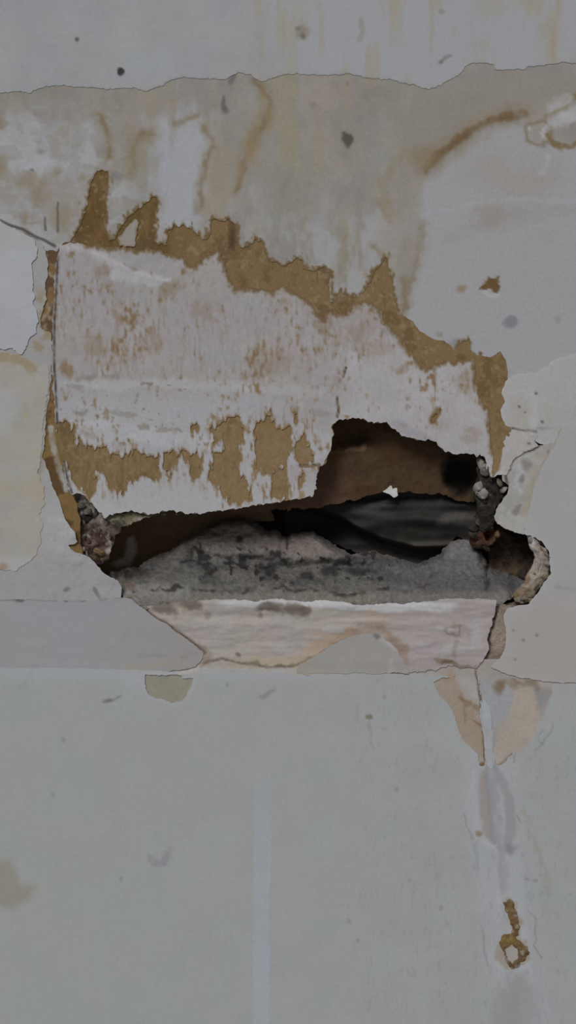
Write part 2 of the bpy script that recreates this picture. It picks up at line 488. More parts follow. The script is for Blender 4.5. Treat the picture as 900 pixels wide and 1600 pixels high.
for p in ([(90, 318), (90, 345), (90, 362)], [(70, 340), (72, 360)]):
    dl = line(p, 0.8); c = mix(c, (84, 78, 72), 0.9 * (1 - ss(0.8, 2.6, dl))); skim_d = skim_d - 0.4 * np.exp(-(dl / 2) ** 2)
layer('skim_coat', skim, skim_d, c, 'skim_plaster', wall, thick=4, label='water-stained skim plaster above the torn brown paper', edge=(92, 75, 50))

# ---- top paint coat
tp = [(-420, -420), (1320, -420), (1320, 92), (900, 97), (870, 99), (840, 103), (812, 107), (785, 110), (775, 110), (770, 99), (752, 97), (735, 99),
      (722, 108), (705, 124), (690, 134), (668, 138), (640, 132), (612, 125), (575, 121), (540, 115), (500, 117), (470, 115), (440, 116), (425, 121), (410, 127),
      (392, 117), (372, 113), (365, 116), (352, 124), (330, 123), (300, 121), (275, 123), (258, 130), (243, 138), (228, 142),
      (205, 137), (180, 138), (150, 138), (125, 136), (100, 132), (70, 135), (45, 145), (20, 144), (-420, 142)]
top = poly(tp, 1.5) + rough_e * 0.7
c = tone(flat((140, 140, 142)), 2.6)
c = mix(c, (142, 143, 147), ss(430, 520, X) * 0.8)
c = mix(c, (140, 131, 112), ss(0.0, 0.9, V60 + 0.4 * N50) * ss(380, 430, X) * 0.6)
c = mix(c, (139, 126, 98), 0.6 * np.exp(-((X - 868 - 10 * N50) / 14) ** 2) * (0.6 + 0.5 * V30))
c = mix(c, (138, 128, 108), 0.5 * np.exp(-((X - 404 - 6 * N50) / 10) ** 2) * (0.6 + 0.5 * V30))
c = mix(c, (138, 132, 118), 0.4 * ss(650, 760, X) * ss(-0.2, 0.7, N50))
c = spot(c, 189, 112, 6, 6.5, (48, 46, 46), 0.97, 0, 0.3, 1); c = spot(c, 120, 62, 3, 3.5, (84, 84, 82), 0.9, 0, 0.4, 1)
c = spot(c, 474, 50, 9, 13, (114, 108, 96), 0.6, 0, 0.6, 4); c = spot(c, 474, 58, 4, 5, (92, 86, 72), 0.7, 0, 0.5)
c = spot(c, 466, 44, 4, 4, (98, 94, 84), 0.6)
c = stroke(c, [(566, 35), (563, 58)], (126, 122, 114), 3, 5, 0.7); c = spot(c, 690, 18, 5, 4, (120, 116, 110), 0.6)
c = stroke(c, [(686, 96), (694, 90), (703, 87)], (98, 96, 94), 2.5, 3, 0.8)
c = mix(c, (118, 114, 110), 0.5 * np.exp(-np.clip(top, 0, 99) / 2.0) * ss(-0.4, 0.4, N50))
tpd = 1.5 + N120 * 0.18 + N20 * 0.06 - 0.4 * (1 - ss(0.6, 1.1, ell(189, 112, 5, 5, 0, 0.5)))
layer('top_paint_coat', top, tpd, c, 'matt_paint', wall, thick=1.2, stride=1, label='pale grey paint coat ending in a ragged edge')

# ---- left plaster beside the crack
left_edge = [(62, 374), (70, 392), (74, 410), (75, 430), (70, 445), (72, 465), (68, 485), (62, 497), (68, 515), (80, 520), (81, 560), (80, 590),
             (76, 625), (71, 650), (70, 690), (67, 715), (72, 725), (78, 745), (85, 765), (93, 780), (97, 795), (100, 810), (108, 820),
             (118, 832), (121, 845), (113, 850), (104, 850), (115, 860), (125, 865), (140, 872), (150, 880), (160, 892), (172, 900), (185, 908), (190, 918),
             (189, 932)]
lp = [(-420, 330), (0, 344), (30, 360)] + left_edge + [(190, 946), (-420, 946)]
leftp = poly(lp, 1.2) + rough_e * 0.6
c = tone(flat((139, 138, 137)), 2.5)
c = mix(c, (128, 114, 90), 0.75 * ss(-0.2, 0.5, N20 + 0.4 * N50) * ss(40, 62, X) * (1 - ss(540, 570, Y)) * ss(440, 470, Y))
c = mix(c, (150, 150, 154), 0.6 * ss(760, 800, Y) * ss(40, 80, X) * (1 - ss(850, 880, Y)))
c = mix(c, (138, 137, 138), ss(870, 890, Y))
c = spot(c, 75, 502, 9, 13, (88, 66, 44), 0.9, 0, 0.5)
c = spot(c, 104, 922, 5, 3.5, (96, 96, 92), 0.8)
c = stroke(c, [(145, 920), (156, 935)], (100, 96, 92), 1.5, 2.5, 0.7)
c = stroke(c, [(66, 722), (58, 735)], (122, 108, 92), 8, 10, 0.6)
for p in ([(-10, 342), (12, 351), (35, 360), (62, 374)],):
    c = crackline(c, p, (84, 80, 76), 2.5, 0.85, 1)
lpd = 1.8 + N50 * 0.45 + 4 * np.exp(-((ell(112, 838, 14, 16, 0, 3)) ** 2)) + 1.5 * ss(-0.2, 1, N20) * ss(780, 820, Y) * ss(60, 90, X)
layer('grey_plaster', leftp, lpd, c, 'skim_plaster', wall, thick=14, label='grey white plaster along the left of the hole')
# cream paint on it
cp = [(-420, 545), (0, 551), (30, 556), (50, 565), (66, 570), (78, 570), (78, 600), (74, 630), (69, 655), (67, 690), (63, 715), (58, 740), (68, 765), (70, 790), (62, 805),
      (66, 820), (62, 845), (55, 868), (40, 884), (20, 892), (8, 888), (-420, 893)]
cream = poly(cp, 2, 3) + rough_e
c = tone(flat((145, 142, 136)), 3)
c = mix(c, (147, 136, 114), 0.5 * ss(0.0, 0.8, N120 + 0.4 * N50))
c = mix(c, (148, 149, 152), 0.6 * ss(0.1, 0.7, -N120 + 0.3 * N50))
c = stroke(c, [(-10, 556), (15, 556), (35, 566), (50, 575)], (130, 114, 86), 10, 10, 0.7, 2, 3)
c = stroke(c, [(42, 622), (42, 650)], (148, 138, 106), 2, 4, 0.45)
c = mix(c, (152, 153, 156), 0.7 * ss(860, 880, Y)); c = spot(c, 4, 888, 8, 7, (130, 110, 88), 0.7)
layer('cream_paint', cream, 2.7 + N50 * 0.45, c, 'matt_paint', wall, thick=1.5, label='yellowed cream paint at the left edge')
# white paint flake upper left
wp = [(-420, 334), (0, 347), (28, 361), (50, 373), (60, 390), (57, 400), (50, 412), (52, 440), (54, 470), (60, 495), (56, 520), (44, 530), (40, 545), (33, 556), (15, 546), (-420, 545)]
wf = poly(wp, 1.5, 2) + rough_e
c = tone(flat((151, 152, 157)), 2)
c = mix(c, (149, 146, 140), 0.4 * ss(-0.1, 0.6, N120))
layer('white_paint_flake', wf, 3.3 + N50 * 0.45, c, 'matt_paint', wall, thick=1.0, label='clean white paint below the slanting fissure')

# ---- tan paper strip beside the crack
ts = [(64, 378), (92, 384), (90, 440), (87, 500), (86, 560), (89, 620), (91, 655), (94, 680), (99, 710), (106, 745), (114, 770), (120, 790), (126, 815),
      (126, 850), (130, 868), (118, 868), (104, 850), (95, 815), (84, 780), (60, 725), (60, 500)]
tan = poly(ts, 1.2) + rough_e * 0.5
c = tone(flat((112, 90, 58)), 8, N20)
c = mix(c, (128, 116, 98), (1 - ss(520, 640, Y)) * ss(-0.2, 0.3, N20))
c = mix(c, (104, 84, 54), ss(780, 800, Y) * 0.8); c = mix(c, (70, 50, 32), ss(0.0, 0.5, N20 + 0.4 * N8) * 0.75)
c = stroke(c, [(80, 668), (83, 690), (88, 720), (95, 745), (103, 764)], (143, 141, 138), 6, 4, 0.95, 0.8)
layer('tan_paper_strip', tan, 0.2 + N20 * 0.6, c, 'torn_paper', wall, thick=12, label='brown paper strip showing beside the vertical crack')

# ---- smooth strip left of the ledge
sp = [(-420, 938), (0, 937), (50, 937), (100, 939), (140, 938), (170, 935), (190, 933), (205, 936), (215, 945), (230, 955), (240, 964), (260, 976), (280, 990), (300, 1005),
      (318, 1019), (316, 1030), (306, 1042), (260, 1050), (-420, 1052)]
strip = poly(sp, 0.8) + rough_e * 0.4
c = tone(flat((135, 135, 137)), 1.8, H20)
c = mix(c, (134, 129, 127), ss(150, 300, X) * 0.7)
c = mix(c, (150, 149, 148), 0.6 * ss(-4, 0, 10 - strip) * ss(200, 260, X) * (1 - ss(1010, 1020, Y)) * 0.0)
c = stroke(c, [(215, 1022), (240, 1025), (270, 1024)], (124, 120, 118), 2, 4, 0.5); c = stroke(c, [(285, 1023), (308, 1020)], (124, 118, 114), 2, 4, 0.5)
c = stroke(c, [(200, 1043), (240, 1038), (285, 1036)], (143, 133, 120), 6, 5, 0.6)
joint = line([(-420, 937), (20, 937), (50, 936), (95, 939), (140, 938), (190, 933)], 1)
c = mix(c, (112, 106, 98), 0.8 * (1 - ss(0.8, 3, joint)) * ss(-0.5, 0.2, N20))
for x, w in ((30, 7), (104, 5), (130, 4)):
    c = spot(c, x, 938, w, 2.5, (84, 80, 74), 0.85)
layer('smooth_plaster_strip', strip, 2.9 + N120 * 0.3, c, 'matt_paint', wall, thick=10, label='smooth grey strip left of the pink ledge', edge=(118, 102, 88))

# ---- lower wall: render under, paint over
low = poly([(-420, 1030), (1320, 1030), (1320, 2050), (-420, 2050)], 0)
c = tone(flat((141, 136, 131)), 3)
c = mix(c, (126, 123, 112), (1 - ss(300, 330, X)) * 0.9)
c = stroke(c, [(700, 1072), (708, 1085), (725, 1118), (738, 1140), (748, 1165)], (137, 121, 106), 40, 12, 0.8, 3, 2)
c = mix(c, (148, 138, 129), ss(-10, 8, 3 * N20 + poly([(812, 1070), (838, 1078), (842, 1110), (835, 1140), (815, 1168), (795, 1185), (770, 1195), (776, 1160), (795, 1110)], 2)))
c = stroke(c, [(718, 1092), (735, 1100), (755, 1108)], (108, 88, 68), 2, 4, 0.6); c = stroke(c, [(722, 1085), (727, 1130)], (112, 92, 72), 1.5, 3, 0.5); c = stroke(c, [(735, 1125), (752, 1132)], (108, 88, 68), 1.5, 3, 0.6)
c = mix(c, (124, 122, 120), ss(-4, 6, poly([(822, 1066), (866, 1074), (858, 1100), (845, 1118), (838, 1090)], 3)) * 0.8)
c = mix(c, (136, 138, 142), ss(-5, 8, poly([(748, 1058), (800, 1075), (806, 1090), (792, 1120), (776, 1140), (760, 1140), (752, 1100)], 3)) * 0.85)
c = spot(c, 780, 1073, 8, 12, (104, 88, 70), 0.8, 0.3, 0.5); c = stroke(c, [(784, 1062), (812, 1070), (840, 1072)], (112, 96, 80), 6, 6, 0.7, 3)
c = mix(c, (148, 147, 149), ss(-3, 4, poly([(712, 1058), (742, 1058), (750, 1085), (748, 1092), (735, 1098), (722, 1090)], 3)) * 0.5)
c = crackline(c, [(743, 1048), (747, 1070), (751, 1100), (754, 1130), (755, 1160), (757, 1196)], (88, 74, 62), 1.4, 0.9)
c = crackline(c, [(772, 1196), (786, 1192), (800, 1180)], (104, 94, 80), 2.0, 0.8); c = spot(c, 754, 1195, 4, 4, (104, 78, 58), 0.9)
c = c + (N20 * 3)[..., None]
lowd = 1.2 + N50 * 0.4
layer('render_coat', low, lowd, c, 'pink_plaster', wall, thick=10, label='buff plaster showing where paint has peeled', edge=(130, 120, 112))

lowp = poly([(-420, 1044), (60, 1044), (150, 1045), (225, 1047), (300, 1052), (380, 1052), (440, 1050), (470, 1055), (560, 1051), (640, 1054), (700, 1056), (745, 1056), (800, 1060),
             (835, 1066), (872, 1068), (1320, 1066), (1320, 2050), (-420, 2050)], 0.8) + N8 * 0.6
khaki_pts = [(227, 1054), (282, 1054), (286, 1059), (302, 1059), (301, 1066), (297, 1076), (290, 1088), (283, 1096), (270, 1098), (255, 1092), (245, 1091), (231, 1084), (226, 1070)]
khaki = poly(khaki_pts, 1.2) + N4
pl_pts = [(678, 1066), (690, 1060), (712, 1056), (745, 1050), (749, 1080), (752, 1130), (756, 1160), (758, 1197), (750, 1199), (746, 1178), (736, 1168), (722, 1155), (715, 1135), (708, 1115), (698, 1098), (685, 1086)]
pr_pts = [(748, 1050), (800, 1052), (862, 1068), (862, 1085), (856, 1105), (847, 1122), (838, 1145), (825, 1165), (815, 1173), (800, 1181), (786, 1193), (770, 1196), (768, 1150), (756, 1130), (750, 1085)]
peel = np.maximum(poly(pl_pts, 1.5), poly(pr_pts, 1.5)) + N4 * 0.8
lowsdf = np.minimum(np.minimum(lowp, -khaki), -peel)
c = tone(flat((141, 142, 142)), 2.0)
c = mix(c, (140, 143, 141), (1 - ss(200, 500, X)) * 0.6)
c = mix(c, (147, 149, 154), 0.6 * (1 - ss(1045, 1075, Y + 8 * N50)) * (1 - ss(500, 620, X)))
c = mix(c, (148, 149, 155), 0.5 * np.exp(-((X - 212) / 24) ** 2 - ((Y - 1065) / 18) ** 2))
c = mix(c, (147, 148, 151), 0.5 * (1 - ss(3, 9, -np.maximum(khaki, -50))))
# mended track running down from the peeled corner
tr = [(762, 1195), (768, 1240), (775, 1300), (782, 1350), (790, 1400), (800, 1460), (805, 1520), (812, 1600)]
dt = line(tr, 2, 4)
c = mix(c, (148, 150, 154), 0.6 * (1 - ss(15, 60, dt + 14 * V30)))
c = mix(c, (150, 152, 157), 0.7 * np.exp(-((X - 742 - (Y - 1200) * 0.05 - 5 * V30) / 6) ** 2) * ss(1190, 1220, Y) * (1 - ss(1290, 1330, Y)))
c = mix(c, (151, 153, 158), 0.75 * ss(0.0, 0.6, V30 + 0.3 * V12) * np.exp(-(dt / 38) ** 2) * ss(1180, 1230, Y))
lf = poly([(750, 1210), (762, 1200), (768, 1240), (772, 1290), (775, 1318), (765, 1312), (754, 1300), (748, 1270), (747, 1235)], 2)
c = mix(c, (136, 129, 125), ss(-3, 4, lf) * 0.9)
lr = poly([(772, 1200), (788, 1205), (800, 1240), (806, 1285), (803, 1320), (795, 1335), (785, 1330), (790, 1300), (786, 1255)], 2)
c = mix(c, (128, 127, 128), ss(-3, 5, lr + 3 * V30) * 0.75)
c = stroke(c, [(768, 1200), (774, 1280), (780, 1330), (786, 1390)], (124, 124, 128), 12, 8, 0.65, 2, 2)
c = stroke(c, [(757, 1316), (772, 1325), (775, 1360), (780, 1410)], (157, 153, 153), 3, 4, 0.8, 1.5)
c = stroke(c, [(750, 1222), (749, 1260), (753, 1290)], (150, 148, 150), 2, 3, 0.7)
c = spot(c, 749, 1303, 6, 4, (122, 104, 80), 0.8, 0.5, 0.6)
c = spot(c, 798, 1327, 9, 7, (114, 113, 114), 0.7, -0.4)
c = mix(c, (133, 131, 131), ss(-10, 10, poly([(782, 1520), (815, 1515), (835, 1545), (845, 2050), (760, 2050), (765, 1560)], 3, 5)) * 0.75)
c = stroke(c, [(783, 1500), (787, 1540)], (153, 155, 158), 7, 5, 0.7); c = stroke(c, [(799, 1515), (799, 1528)], (152, 153, 157), 6, 5, 0.7)
c = stroke(c, [(822, 1270), (838, 1300), (850, 1340), (858, 1400)], (133, 129, 118), 2, 6, 0.5, 2, 3)
c = stroke(c, [(822, 1374), (837, 1374)], (112, 108, 112), 2, 3, 0.7); c = stroke(c, [(742, 1320), (744, 1356)], (126, 128, 134), 3, 4, 0.5)
for p in ([(826, 1424), (836, 1435), (835, 1455), (838, 1470), (834, 1478), (847, 1497)], [(726, 1272), (728, 1290), (738, 1308)], [(808, 1272), (814, 1285)],
          [(848, 1140), (842, 1152), (848, 1162)], [(862, 1128), (862, 1140), (850, 1158), (835, 1172)], [(752, 1450), (756, 1480), (762, 1510)],
          [(806, 1178), (802, 1192)]):
    c = crackline(c, p, (112, 110, 110), 0.8, 0.6, 2.0)
c = stroke(c, [(163, 1098), (175, 1092), (187, 1088)], (104, 102, 100), 2, 3, 0.65); c = spot(c, 170, 1095, 5, 3, (100, 98, 96), 0.7, -0.4)
c = stroke(c, [(408, 1090), (415, 1082), (430, 1076)], (116, 112, 108), 2, 3, 0.6)
c = stroke(c, [(0, 1072), (35, 1072), (50, 1052)], (128, 130, 132), 1.5, 4, 0.5)
c = spot(c, 575, 1122, 6, 3.5, (104, 100, 82), 0.85); c = stroke(c, [(555, 1105), (557, 1125)], (126, 126, 126), 2, 4, 0.5); c = stroke(c, [(576, 1130), (578, 1165)], (124, 122, 120), 2, 4, 0.5)
sm = poly([(0, 1345), (15, 1345), (28, 1365), (35, 1380), (58, 1388), (45, 1405), (20, 1420), (-10, 1418), (-20, 1350)], 3, 3)
c = mix(c, (131, 127, 118), ss(-10, 8, sm) * 0.9)
c = stroke(c, [(236, 1343), (245, 1351), (255, 1348), (265, 1330)], (120, 119, 124), 4, 6, 0.6)
for x, y in ((100, 1157), (82, 1240), (190, 1374), (640, 1375), (545, 1440), (560, 1470), (355, 1070), (600, 1090), (690, 1420), (618, 1235)):
    c = spot(c, x, y, 3, 4, (120, 120, 122), 0.6)
c = mix(c, (124, 124, 128), 0.35 * ss(0.55, 0.8, V12) * ss(500, 600, X))
ld_ = 3.6 + N120 * 0.5 + 0.9 * np.exp(-((dt - 26) / 9) ** 2) - 1.2 * np.exp(-(dt / 8) ** 2)
crs = np.maximum(line([(796, 1408), (806, 1440), (805, 1462)], 2), 0); crr = np.abs(line([(800, 1490), (802, 1488)], 2) - 17)
c = mix(c, (126, 112, 90), 0.5 * (1 - ss(3, 11, np.minimum(crs, crr) + 5 * N8))); c = spot(c, 800, 1490, 9, 13, (142, 136, 128), 0.8, 0, 0.5)
layer('lower_paint', lowsdf, ld_, c, 'matt_paint', wall, thick=2.8, stride=1, label='grey paint on the lower wall')
# paper joint tape, paler
tape = poly([(398, 1160), (424, 1150), (424, 1300), (421, 1450), (421, 2050), (394, 2050), (396, 1450), (397, 1300)], 1.5) + N8 * 1.5
c = tone(flat((143, 148, 153)), 2.0)
c = mix(c, (142, 143, 144), 1 - ss(1170, 1360, Y))
layer('joint_tape', tape, ld_ + 0.12, c, 'matt_paint', wall, thick=0.3, stride=1, label='paler vertical band on the lower wall')
# white filler run between the two peeled patches
fil = poly([(752, 1100), (757, 1092), (766, 1110), (770, 1130), (770, 1160), (772, 1196), (766, 1202), (760, 1196), (760, 1180), (756, 1140)], 2) + N8
c = tone(flat((145, 147, 151)), 3)
layer('filler_run', fil, 3.2 + N20 * 0.3, c, 'skim_plaster', wall, thick=3, label='white filler between the two peeled patches')

# ---- right side: cracked plaster and paint
re_edge = [(791, 668), (786, 656), (783, 640), (789, 626), (783, 615), (788, 598), (800, 587), (820, 585), (840, 582), (855, 572), (865, 562), (880, 558), (900, 553), (1320, 545)]
right_up = poly(re_edge + [(1320, 700), (870, 700), (838, 690), (815, 682), (800, 676)], 1.2) + rough_e * 0.7
c = tone(flat((149, 148, 148)), 2.5)
c = mix(c, (144, 137, 128), 0.5 * ss(0.0, 0.7, N50) * ss(600, 640, Y)); c = mix(c, (146, 146, 145), ss(840, 880, X) * 0.6)
c = stroke(c, [(836, 615), (834, 640), (831, 660)], (156, 158, 162), 8, 6, 0.7)
c = mix(c, (158, 158, 158), 0.6 * np.exp(-np.clip(right_up, 0, 99) / 3))
for x, y, r in ((838, 614, 2.5), (811, 635, 2.5), (820, 644, 1.8), (847, 659, 2.5), (797, 672, 2)):
    c = spot(c, x, y, r, r, (92, 88, 86), 0.9, 0, .4, .5)
c = stroke(c, [(840, 670), (872, 668)], (122, 122, 128), 1.2, 3, 0.7)
c = crackline(c, [(792, 672), (800, 670), (815, 672), (838, 675)], (74, 66, 58), 1.4)
layer('cracked_plaster', right_up, 2.0 + N50 * 0.4 + N20 * 0.15, c, 'skim_plaster', wall, thick=5, label='white plaster flake above the level crack')

rl = poly([(796, 676), (806, 673), (815, 676), (838, 680), (836, 690), (842, 697), (832, 702), (818, 708), (808, 714), (800, 720), (796, 732), (792, 742), (782, 742),
           (770, 745), (764, 742), (768, 728), (775, 705), (785, 690)], 1.2) + rough_e * 0.7
c = tone(flat((151, 146, 143)), 3)
c = mix(c, (156, 156, 157), 0.6 * ss(0, 0.6, N20)); c = spot(c, 776, 728, 6, 9, (118, 92, 62), 0.8)
c = spot(c, 826, 692, 3, 2, (96, 92, 86), 0.8); c = mix(c, (128, 128, 132), ss(0, 8, 772 - X) * ss(690, 700, Y) * 0.7)
c = crackline(c, [(776, 704), (770, 718), (764, 728), (768, 745)], (88, 80, 72), 1.2); c = mix(c, (120, 120, 124), 0.7 * (1 - ss(2, 9, line([(772, 690), (770, 715), (774, 732)], 2))))
c = crackline(c, [(818, 708), (832, 703), (842, 697)], (84, 76, 70), 1.2)
layer('cracked_plaster', rl, 2.9 + N20 * 0.5, c, 'skim_plaster', wall, thick=3, label='plaster flake between the two cracks')

rl2 = poly([(845, 696), (870, 690), (882, 700), (868, 712), (850, 735), (838, 765), (830, 790), (825, 815), (818, 836), (803, 832), (790, 826), (778, 820), (771, 812), (775, 795),
            (784, 782), (792, 770), (794, 758), (784, 748), (784, 730), (792, 712), (805, 702), (826, 692)], 1.2) + rough_e * 0.7
c = tone(flat((147, 144, 140)), 3)
c = stroke(c, [(820, 720), (812, 745), (806, 770)], (156, 156, 158), 9, 6, 0.8); c = spot(c, 822, 728, 8, 10, (112, 106, 100), 0.7, 0, .5, 3)
c = spot(c, 816, 748, 4, 6, (104, 98, 94), 0.7); c = stroke(c, [(838, 730), (828, 770), (820, 800)], (139, 130, 114), 8, 6, 0.7)
c = stroke(c, [(812, 790), (806, 802)], (108, 102, 98), 4, 5, 0.7); c = stroke(c, [(842, 715), (856, 712), (868, 705)], (138, 122, 100), 5, 6, 0.6)
c = mix(c, (128, 126, 122), ss(0.1, 0.6, N20) * 0.5)
c = crackline(c, [(790, 744), (797, 734), (801, 721), (810, 714), (828, 704), (842, 697)], (70, 62, 56), 1.2)
c = crackline(c, [(858, 706), (857, 718), (850, 728)], (92, 84, 78), 1.2); c = crackline(c, [(826, 706), (836, 702), (846, 692)], (84, 76, 70), 1.2)
c = crackline(c, [(790, 746), (792, 760), (786, 772)], (70, 62, 54), 2.2)
layer('cracked_plaster', rl2, 1.6 + N20 * 0.6, c, 'skim_plaster', wall, thick=16, label='flaking plaster above the dark right pocket', edge=(116, 104, 90))

rp = [(1320, 640), (900, 655), (876, 668), (866, 690), (858, 708), (842, 732), (833, 758), (828, 785), (824, 812), (817, 834), (830, 838), (846, 846), (858, 862), (860, 895), (842, 924), (826, 944),
      (806, 946), (792, 950), (786, 962), (790, 985), (791, 1005), (786, 1020), (776, 1032), (766, 1042), (800, 1056), (835, 1063), (872, 1066), (1320, 1066)]
rpaint = poly(rp, 1.0) + rough_e * 0.5
c = tone(flat((144, 143, 142)), 2)
c = mix(c, (145, 139, 136), 0.7 * ss(880, 980, Y)); c = mix(c, (150, 150, 151), 0.5 * np.exp(-np.clip(rpaint, 0, 99) / 5))
for x, y in ((839, 993), (805, 1031), (802, 985), (818, 1000)):
    c = spot(c, x, y, 2.5, 2.5, (108, 100, 98), 0.7, 0, .4, .5)
c = stroke(c, [(868, 918), (900, 920)], (126, 124, 124), 1.2, 3, 0.6)
c = crackline(c, [(876, 668), (862, 704), (845, 730), (834, 758), (828, 785), (822, 815)], (126, 116, 102), 1.0, 0.7)
layer('right_paint', rpaint, 3.4 + N120 * 0.5, c, 'matt_paint', wall, thick=12, label='smooth off-white paint right of the hole', edge=(128, 118, 108))

# ================================================================== PLASTERBOARD PANEL
panel = thing('plasterboard_panel', 300, 803, 10, 'torn plasterboard sheet with brown paper patches sagging over the hole', 'plasterboard')
body_pts = [(92, 376)] + crack_left[2:] + panel_bottom + [(778, 735), (786, 700), (796, 690), (800, 640), (790, 560), (760, 515), (640, 500), (628, 380), (520, 395), (420, 365), (372, 325), (255, 295), (180, 250), (140, 250), (112, 345)]
body = poly(body_pts, 1.2) + rough_e * 0.7 * ss(640, 700, Y)
c = tone(flat(LINER), 5, V30)
c = mix(c, (111, 91, 65), ss(215, 330, X + 20 * N50))
c = mix(c, (112, 91, 60), 0.5 * ss(-0.1, 0.6, 0.6 * V12 + 0.6 * N20)); c = mix(c, (82, 64, 42), 0.45 * ss(0.1, 0.7, -N20 + 0.4 * N4)); c = mix(c, (126, 112, 90), 0.6 * ss(0.5, 0.9, fbm(6, 3, 63) + 0.4 * N50))
c = mix(c, (118, 100, 74), ss(640, 700, Y) * (0.55 + 0.3 * V12)); c = mix(c, (70, 54, 40), ss(0, 8, 372 - X) * ss(0, 10, X - 352) * ss(0, 10, 395 - Y) * 0.5)
c = spot(c, 362, 372, 6, 14, (66, 52, 40), 0.6)
layer('brown_paper_liner', body, PD - 0.8, c, 'torn_paper', panel, thick=11, edge=(88, 78, 66), label='brown paper lining of the board, laid bare')

# white face: everything below the torn band, minus the torn patches
face_pts = [(92, 384)] + [(p[0] - 1, p[1]) for p in crack_left[2:]] + panel_bottom + band_bot[2:] + [(100, 382)]
face = poly(face_pts, 0.8) + fuzz * 0.5
patches = [
    [(86, 662), (100, 658), (112, 663), (115, 675), (118, 690), (130, 697), (150, 699), (165, 702), (180, 712), (195, 715), (208, 706), (215, 708), (235, 712),
     (248, 712), (250, 725), (247, 740), (240, 750), (228, 750), (220, 748), (212, 752), (200, 752), (195, 765), (192, 772), (182, 767), (170, 760), (165, 748),
     (158, 738), (150, 735), (150, 750), (148, 765), (145, 778), (138, 778), (130, 768), (120, 755), (110, 745), (102, 735), (95, 712), (89, 690)],
    [(256, 708), (270, 705), (278, 712), (272, 725), (268, 747), (262, 735), (258, 722)],
    [(283, 706), (298, 708), (312, 712), (314, 728), (310, 745), (303, 748), (298, 738), (293, 725), (287, 715)],
    [(332, 672), (345, 662), (360, 656), (376, 652), (379, 670), (378, 690), (376, 705), (372, 730), (378, 742), (385, 752), (392, 765), (392, 780), (375, 784),
     (357, 785), (350, 772), (340, 760), (330, 752), (330, 740), (332, 720), (332, 708), (345, 706), (357, 701), (352, 694), (335, 690)],
    [(393, 675), (400, 662), (415, 655), (422, 640), (426, 656), (432, 668), (440, 672), (452, 670), (455, 690), (452, 712), (445, 725), (430, 735), (420, 742), (410, 740),
     (402, 728), (400, 712), (397, 695)],
    [(459, 700), (465, 692), (478, 682), (481, 690), (480, 703), (490, 712), (488, 720), (475, 725), (465, 720), (460, 712)],
    [(425, 748), (433, 730), (445, 730), (448, 750), (450, 765), (447, 780), (435, 780), (424, 775)],
    [(298, 664), (304, 662), (308, 670), (303, 676), (298, 672)],
    [(466, 745), (474, 740), (476, 752), (468, 756)],
    [(455, 650), (462, 646), (466, 655), (460, 664)],
    [(682, 648), (687, 642), (684, 652), (679, 660), (674, 658)]]
pat = np.full((H, W), -60.0)
for p in patches:
    pat = np.maximum(pat, poly(p, 1.0))
pat = pat + V12 * 6.0 + fbm(6, 3, 64, 0.7, 1.5) * 3.5
facesdf = np.minimum(face, -pat)
inner2 = poly([(186, 384), (184, 372), (196, 356), (212, 342), (217, 345), (214, 366), (212, 386)], 1) + N4 * 1.5      # white scrap inside the second finger
facesdf = np.maximum(facesdf, inner2)
c = tone(flat((141, 137, 137)), 4) + (N8 * 1.5)[..., None]
mot = ss(-0.15, 0.75, V12 + 0.7 * N50 + 0.35 * N8) * ss(415, 460, Y) * (1 - ss(590, 640, Y))
c = mix(c, (124, 113, 102), 0.4 * mot)
fleck = 0.55 * V12 + 0.55 * fbm(7, 3, 61) + 0.55 * N50
c = mix(c, (118, 101, 82), 0.5 * ss(0.15, 1.15, fleck + 0.25 * fbm(5, 2, 66)) * ss(410, 440, Y) * (1 - ss(610, 660, Y)))
c = mix(c, (147, 147, 150), 0.7 * ss(0.1, 0.6, N50 + 0.3 * N120) * ss(430, 460, X))
c = mix(c, (147, 147, 151), 0.65 * ss(590, 640, Y) * (1 - ss(380, 480, X)))
c = mix(c, (149, 148, 150), 0.7 * ss(740, 770, Y)); c = mix(c, (155, 152, 154), 0.75 * ss(500, 580, X) * ss(500, 560, Y) * (0.75 + 0.3 * N20))
# pale trowel sweep along the top left, scored lines, smears
c = stroke(c, [(98, 384), (130, 392), (165, 405), (200, 424), (245, 437)], (157, 154, 157), 8, 9, 0.95, 2)
c = stroke(c, [(180, 428), (215, 437), (262, 440)], (158, 157, 160), 7, 7, 0.9, 2)
c = stroke(c, [(195, 412), (212, 420)], (104, 92, 78), 1.5, 3, 0.6)
for p, a in (([(90, 598), (140, 602), (250, 597), (380, 604)], .6), ([(100, 664), (160, 660), (240, 672), (330, 696)], .85), ([(130, 680), (220, 684), (320, 700)], .85), ([(380, 602), (500, 612)], .5)):
    c = stroke(c, p, (155, 155, 158), 7, 8, a, 3, 2)
for p in ([(120, 643), (135, 642)], [(170, 644), (210, 648)], [(215, 664), (232, 666)], [(122, 590), (150, 588)], [(165, 587), (186, 586)], [(125, 676), (150, 682)], [(250, 670), (275, 673)], [(110, 605), (125, 606)]):
    c = stroke(c, p, (116, 110, 102), 3, 4, 0.7, 3)
c = mix(c, (104, 98, 90), 0.6 * ss(0.72, 0.9, N8) * ss(570, 600, Y) * (1 - ss(690, 710, Y)) * (1 - ss(330, 380, X)))
for x, y, rx, ry, k in ((104, 575, 9, 16, .85), (185, 500, 10, 14, .4), (150, 540, 14, 14, .45), (245, 535, 12, 18, .45), (160, 425, 16, 12, .5), (265, 450, 14, 12, .5), (318, 490, 20, 14, .35),
                        (560, 520, 22, 22, .4), (505, 505, 12, 16, .45), (630, 575, 14, 8, .6), (590, 545, 20, 14, .35), (430, 570, 26, 20, .35), (730, 600, 16, 20, .3), (735, 680, 12, 12, .35)):
    c = blotch(c, x, y, rx, ry, (114, 94, 70), k * 0.8, fleck)
